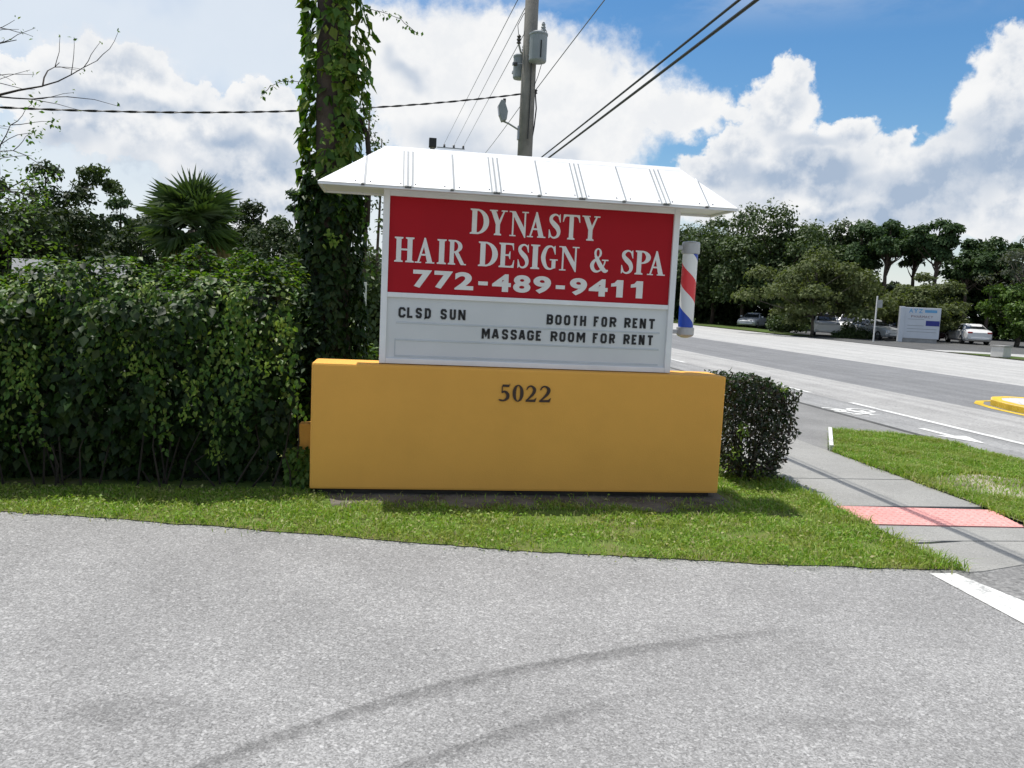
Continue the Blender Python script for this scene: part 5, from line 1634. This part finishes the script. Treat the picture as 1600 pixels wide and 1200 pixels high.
# area light on its arm
arm = MB().tube([(-0.14, -0.02, 5.4), (-0.22, -0.02, 5.44), (-0.40, -0.03, 5.53), (-0.52, -0.03, 5.57)], 0.02, 7).build('lamp_arm', 'galvanised', pole, smooth=True)
MB().box((-0.19, -0.06, 5.2), (-0.13, 0.06, 5.5)).build('arm_plate', 'galvanised', arm)
lamp = MB().prism([(-0.56, 5.56), (-0.46, 5.6), (-0.44, 5.78), (-0.52, 6.0), (-0.60, 6.02), (-0.655, 5.9), (-0.62, 5.7)], 'y', -0.13, 0.1).build('flood_lamp', 'transformer_grey', pole, bevel=0.015)
MB().prism([(-0.66, 5.9), (-0.625, 5.69), (-0.60, 5.69), (-0.625, 5.9)], 'y', -0.11, 0.08).build('lens', 'glass_dark', lamp)
MB().box((-0.55, -0.06, 5.97), (-0.49, 0.03, 6.06)).build('photocell', 'porcelain_dark', lamp)

fp = empty('utility_pole', (2.85, 50, -0.16), 0, 'distant dark utility pole whose top peeks over the sign roof', 'utility pole')
MB().tube([(0, 0, 0), (0, 0, 12.2)], [0.2, 0.16], 10).build('pole', 'pole_wood', fp)
MB().box((-0.25, -0.25, 11.75), (0.25, 0.25, 12.35)).build('pole_cap', 'cable_black', fp, bevel=0.03)
MB().box((0.3, -0.04, 11.76), (2.2, 0.04, 11.82)).build('crossarm', 'galvanised', fp)
for x in (0.8, 1.45, 2.1):
    MB().lathe([(0.05, 0), (0.09, 0.05), (0.05, 0.12), (0.08, 0.16), (0.03, 0.22)], (x, 0, 11.82), 8).build('insulator', 'porcelain_dark', fp)


def cable(name, label, a, b, sag, r, mat='cable_grey', n=26, ext=None):
    a, b = Vector(a), Vector(b)
    pts = []
    for i in range(n + 1):
        t = i / n
        p = a.lerp(b, t)
        p.z -= sag * 4 * t * (1 - t)
        pts.append(p)
    return tag(MB().tube(pts, r, 5).build(name, mat, smooth=True), label, 'wire')


cable('power_line', 'topmost thin wire running up from the far pole, leftmost of three', (3.62, 50, 11.85), (3.10, 12.0, 8.16), -0.02, 0.009)
cable('power_line', 'middle one of three thin wires climbing to the pole', (4.30, 50, 11.8), (3.28, 12.0, 8.02), -0.02, 0.009)
cable('power_line', 'lowest of three thin wires climbing to the transformer pole', (4.95, 50, 11.8), (3.31, 12.0, 7.52), -0.02, 0.009)
cable('power_line', 'thin wire leaving the pole low down towards the distance', (3.50, 12.0, 6.25), (4.6, 60, 10.4), 0.5, 0.009)
cable('power_line', 'single thin wire from the pole up across the blue sky', (3.585, 12.0, 6.25), (3.58, -30, 4.4), -0.25, 0.009)
# two heavy communication cables along the road
cable('telephone_cable', 'upper of two thick black cables slanting over the sign', (3.80, 62, 6.4), (3.80, -30, 3.98), 0.28, 0.015, 'cable_black', 50)
cable('telephone_cable', 'lower of two thick black cables slanting over the sign', (3.86, 62, 6.28), (3.86, -30, 3.92), 0.28, 0.019, 'cable_black', 50)
# twisted service drop across the left sky
sdm = MB()
A, B = Vector((3.32, 12.0, 6.16)), Vector((-11.5, 6.2, 4.05))
N = 170
main, s1, s2 = [], [], []
for i in range(N + 1):
    t = i / N
    p = A.lerp(B, t)
    p.z -= 0.55 * 4 * t * (1 - t)
    w = t * 15.9 / 0.62 * 2 * math.pi
    o = Vector((0, math.cos(w), math.sin(w))) * 0.013
    main.append(p)
    s1.append(p + o)
    s2.append(p - o)
sdm.tube(main, 0.007, 4).tube(s1, 0.010, 4).tube(s2, 0.010, 4)
tag(sdm.build('service_drop', 'cable_black', smooth=True, fix=False), 'twisted black service cable from the pole across the left sky', 'wire')

# white post with a rail end, and two thin saplings, seen between trunk and board
wp = empty('white_post', (0.165, 6.0, 0), 0, 'weathered white timber post between the trunk and the sign', 'post')
MB().box((-0.022, -0.03, 0), (0.03, 0.03, 1.74)).build('post', 'post_white', wp, bevel=0.006)
MB().box((-0.09, -0.04, 1.02), (-0.025, 0.0, 1.10)).build('rail_end', 'post_white', wp)
for lab, x, r, h, se in (('thin straight sapling trunk left of the sign board', 0.035, 0.05, 4.9, 1), ('thinner sapling stem close to the sign board edge', 0.268, 0.032, 4.4, 2)):
    g = np.random.default_rng(se)
    sp_ = empty('sapling_tree', (x, 9.0, 0), 0, lab, 'tree')
    MB().tube([(0.07, 0, 0), (0.04, 0, 1.2), (0.0, 0, 2.4), (-0.01 + 0.02 * se, 0, 3.5), (0.02, 0, h)], [r, r * 0.9, r * 0.85, r * 0.6, r * 0.25], 7).build('trunk', 'bark', sp_, smooth=True)
    K = 12
    C = np.stack([g.normal(0, 0.12, K), g.normal(0, 0.15, K), g.uniform(2.9, h, K)], 1)
    q = np.repeat(C, 16, 0) + g.normal(0, 0.06, (K * 16, 3))
    leaf_obj('crown', [leaves(q, g.normal(0, 1, q.shape), g.uniform(0.05, 0.1, len(q)), None, 0.5, 0.1, g)], 'oak_leaf', sp_)

# ================================================================ FAR SIDE OF THE ROAD
SED = [(0, .38, .60, .62, .70, .58), (.12, .24, .68, .70, .84, .72), (.6, .2, .78, .82, .9, .78), (1.25, .2, .86, .92, .9, .78), (1.75, .2, .92, .97, .9, .76), (2.45, .2, .93, 1.41, .9, .58), (3.15, .2, .95, 1.43, .9, .58),
       (3.85, .2, .97, 1.08, .9, .72), (4.4, .25, .95, 1.02, .86, .72), (4.6, .4, .8, .84, .78, .66)]
SUV = [(0, .42, .80, .84, .76, .66), (.12, .28, .92, .96, .90, .8), (1.1, .25, 1.02, 1.08, .94, .82), (1.55, .25, 1.06, 1.12, .94, .8), (2.15, .25, 1.08, 1.68, .94, .66), (3.3, .25, 1.1, 1.72, .94, .66), (4.1, .25, 1.1, 1.66, .94, .66),
       (4.5, .28, 1.08, 1.14, .92, .8), (4.62, .4, .9, .96, .86, .76)]


def car(name, label, x, y, heading, st, paint, group='cars in the far parking lot', z=-0.08, rails=False):
    o = empty(name, (x, y, z), heading, label, 'car', group)
    mb = MB()
    n = len(st)
    for X_, zb, zt, zr, w, wr in st:
        ring = [(-w * 0.9, zb), (-w, zb + 0.14), (-w, zt - 0.12), (-w * 0.96, zt), (-wr, zr - 0.03), (-wr * 0.75, zr)]
        ring = ring + [(-a, b) for a, b in reversed(ring)]
        mb.v += [(X_ - 2.3, a, b) for a, b in ring]
    k = 12
    for i in range(n - 1):
        for j in range(k):
            mb.f.append((i * k + j, i * k + (j + 1) % k, (i + 1) * k + (j + 1) % k, (i + 1) * k + j))
    mb.f.append(tuple(range(k)))
    mb.f.append(tuple((n - 1) * k + j for j in range(k)))
    mb.mi = [0] * len(mb.f)
    body = mb.build('body', paint, o, smooth=False)
    roof = max(s[3] for s in st)
    suv = roof > 1.6
    belt = 1.12 if suv else 0.99
    f0, f1, r1, r0 = (1.72, 2.2, 4.0, 4.36) if suv else (1.98, 2.48, 3.12, 3.66)
    W_ = (0.94, 0.66, 1.09, roof) if suv else (0.9, 0.58, 0.945, roof)

    def side_y(zz):
        t = (zz - W_[2]) / (W_[3] - W_[2])
        return (W_[0] * 0.96) * (1 - t) + W_[1] * t + 0.008
    zt = roof - 0.09
    mid = (f1 + r1) / 2
    for s in (-1, 1):
        for poly in ([(f0, belt), (f1, zt), (mid - 0.04, zt), (mid - 0.04, belt)], [(mid + 0.04, belt), (mid + 0.04, zt), (r1, zt), (r0, belt)]):
            vs = [(a - 2.3, s * side_y(b), b) for a, b in poly] + [(a - 2.3, s * (side_y(b) - 0.03), b) for a, b in poly]
            MB().add(vs, [(0, 1, 2, 3), (7, 6, 5, 4), (0, 4, 5, 1), (1, 5, 6, 2), (2, 6, 7, 3), (3, 7, 4, 0)]).build('window', 'glass_dark', o)
    for nm, xa, za, wa, xb, zb_, wb, off in (('windscreen', st[4][0] if not suv else st[3][0], st[4][3] if not suv else st[3][3], 0.70, (st[5] if not suv else st[4])[0], roof - 0.04, 0.55, -0.015),
                                            ('rear_window', st[-3][0] if not suv else st[-2][0], (st[-3] if not suv else st[-2])[3], 0.66, (st[6][0] if not suv else st[6][0]), (st[6][3] if not suv else st[6][3]) - 0.03, 0.54, 0.015)):
        vs = [(xa - 2.3 + off, -wa, za + 0.02), (xa - 2.3 + off, wa, za + 0.02), (xb - 2.3 + off, wb, zb_), (xb - 2.3 + off, -wb, zb_)]
        vs += [(a - off * 2, b, c - 0.02) for a, b, c in vs]
        MB().add(vs, [(0, 1, 2, 3), (7, 6, 5, 4), (0, 4, 5, 1), (1, 5, 6, 2), (2, 6, 7, 3), (3, 7, 4, 0)]).build(nm, 'glass_dark', o)
    for wx in (0.85, 3.65):
        for s in (-1, 1):
            cy = s * (0.80 if not suv else 0.84)
            wr_ = 0.32 if not suv else 0.37
            c = Vector((wx - 2.3, cy, wr_))
            tm_ = MB()
            ring = [(wr_ * 0.62, -0.11), (wr_ * 0.95, -0.11), (wr_, -0.07), (wr_, 0.07), (wr_ * 0.95, 0.11), (wr_ * 0.62, 0.11)]
            for q in range(16):
                a = 2 * math.pi * q / 16
                for rr_, yy in ring:
                    tm_.v.append((c.x + rr_ * math.cos(a), c.y + yy, c.z + rr_ * math.sin(a)))
            for q in range(16):
                for j in range(6):
                    tm_.f.append((q * 6 + j, q * 6 + (j + 1) % 6, ((q + 1) % 16) * 6 + (j + 1) % 6, ((q + 1) % 16) * 6 + j))
            tm_.mi = [0] * len(tm_.f)
            wheel = tm_.build('wheel', 'tyre', o)
            MB().tube([(c.x, c.y - s * 0.06, c.z), (c.x, c.y + s * 0.09, c.z), (c.x, c.y + s * 0.10, c.z)], [wr_ * 0.62, wr_ * 0.62, wr_ * 0.2], 12).build('rim', 'chrome', wheel)
    zf = st[1][2] - 0.08
    for s in (-1, 1):
        MB().box((0.03 - 2.3, s * 0.62 - 0.16, zf - 0.08), (0.2 - 2.3, s * 0.62 + 0.16, zf + 0.04)).build('headlight', 'chrome', o, bevel=0.02)
        MB().box((4.46 - 2.3, s * 0.62 - 0.15, st[-2][2] - 0.18), (4.605 - 2.3, s * 0.62 + 0.15, st[-2][2] - 0.06)).build('tail_light', 'tail_red', o, bevel=0.02)
        MB().box((st[4][0] - 2.15, s * 1.0 - 0.09, belt), (st[4][0] - 2.0, s * 1.0 + 0.09, belt + 0.12)).build('mirror', paint, o, bevel=0.02)
    MB().box((4.58 - 2.3, -0.6, 0.36), (4.66 - 2.3, 0.6, 0.5)).build('bumper', paint, o, bevel=0.02)
    MB().box((-0.05 - 2.3, -0.6, 0.34), (0.03 - 2.3, 0.6, 0.48)).build('bumper', paint, o, bevel=0.02)
    if rails:
        for s in (-1, 1):
            MB().box((2.2 - 2.3, s * 0.55 - 0.02, roof + 0.03), (4.0 - 2.3, s * 0.55 + 0.02, roof + 0.07)).build('roof_rail', 'chrome', o)
    return o


car('parked_car', 'white sedan parked just right of the white business sign', 41.6, 46.2, R(-109), SED, 'car_white')
car('parked_car', 'dark maroon car half hidden behind the business sign', 39.6, 49.5, R(100), SED, 'car_maroon')
car('parked_car', 'silver car peeking out at the left of the business sign', 35.2, 47.5, R(95), SED, 'car_silver')
car('parked_car', 'white suv parked behind the low hedge under the olive tree', 33.0, 50.5, R(64), SUV, 'car_white', rails=True)
car('parked_car', 'pale grey car farthest left in the far parking lot', 34.6, 66.5, R(50), SED, 'car_silver')
car('parked_car', 'white suv with a shiny roof left of the thin street sign', 36.0, 52.2, R(50), SUV, 'car_white', rails=True)
shrub('low dark clipped hedge between the two white suvs', 33.0, 46.6, 1.7, 0.6, 0.9, 'oak_leaf', 2200, (0.1, 0.2), 'low_hedge', 11, 'hedge')
shrub('round dark shrub between the silver car and the thin street sign', 34.6, 49.2, 1.0, 0.8, 1.6, 'oak_leaf', 1800, (0.12, 0.24), 'shrub', 12)
shrub('dark shrub under the dense trees right of the barber pole', 32.0, 54.5, 2.2, 1.0, 1.9, 'oak_leaf', 2600, (0.14, 0.28), 'shrub', 13)
shrub('small dark shrub beside the pale grey car', 36.4, 62.0, 1.6, 1.0, 1.7, 'oak_leaf', 2000, (0.14, 0.28), 'shrub', 14)

# business sign
bz = empty('business_sign', (35.7, 43.4, -0.08), R(-24), 'white business sign with blue panel beside the far parking lot', 'sign')
bz.scale = (0.78, 0.78, 0.8)
MB().box((-1.62, -0.2, 0.35), (1.62, 0.2, 2.95)).build('panel_box', 'biz_white', bz, bevel=0.03)
MB().box((-1.62, -0.35, 0.0), (-1.25, 0.3, 3.0)).build('side_pier', 'biz_white', bz, bevel=0.03)
MB().box((-1.2, -0.15, 0.0), (1.5, 0.15, 0.35)).build('plinth', 'kerb_concrete', bz)
MB().box((0.5, -0.22, 1.45), (1.58, -0.202, 1.88)).build('blue_panel', 'biz_blue', bz)
MB().box((0.35, -0.215, 2.55), (1.3, -0.202, 2.78)).build('sky_blue_stripe', 'biz_sky', bz)
for i, ch in enumerate('AYZ'):
    gothic(ch, -0.9 + i * 0.38, -0.58 + i * 0.38, 2.5, 2.84, -0.202, 0.015, 'biz_sky', bz, 'letter', 0.02)
for i, ch in enumerate('PHARMACY'):
    gothic(ch, -0.7 + i * 0.22, -0.53 + i * 0.22, 2.1, 2.3, -0.202, 0.012, 'biz_text', bz, 'letter', 0.0)
for z in (1.95, 1.42, 1.15, 0.9):
    MB().box((-0.95, -0.212, z), (1.4 if z < 1.4 else 0.35, -0.202, z + 0.03)).build('panel_joint', 'transformer_grey', bz)

ss = empty('street_sign', (31.4, 41.7, -0.08), R(10), 'thin white street sign post left of the business sign', 'street sign')
MB().box((-0.035, -0.035, 0), (0.035, 0.035, 2.95)).build('post', 'post_white', ss)
MB().box((-0.02, -0.045, 2.2), (0.42, -0.035, 2.7)).build('sign_plate', 'galvanised', ss, bevel=0.003)
ub = empty('utility_box', (28.9, 27.6, -0.06), R(20), 'small pale utility box on the grass across the road', 'utility box')
MB().box((-0.32, -0.3, 0), (0.32, 0.3, 0.5)).build('box', 'pale_concrete', ub, bevel=0.03)
MB().box((-0.36, -0.34, 0.5), (0.36, 0.34, 0.56)).build('lid', 'kerb_concrete', ub, bevel=0.015)

# pale sheds glimpsed over the hedge
for lab, a, d, w, hh in (('pale shed roof glimpsed over the hedge at far left', -22.4, 25, 0.36, 2.0), ('pale shed glimpsed over the hedge left of the palm', -18.2, 26, 0.36, 2.0)):
    x, y = polar(a, d)
    s = empty('shed', (x, y, -0.16), R(-a), lab, 'shed')
    MB().box((-w, -0.8, 0), (w, 0.8, hh - 0.2)).build('wall', 'house_wall', s)
    MB().prism([(-0.95, hh - 0.2), (0.95, hh - 0.2), (0.0, hh + 0.2)], 'x', -w - 0.12, w + 0.12).build('roof', 'house_roof', s)
    MB().box((-0.3, -0.83, 0), (0.3, -0.8, 1.7)).build('door', 'post_white', s)
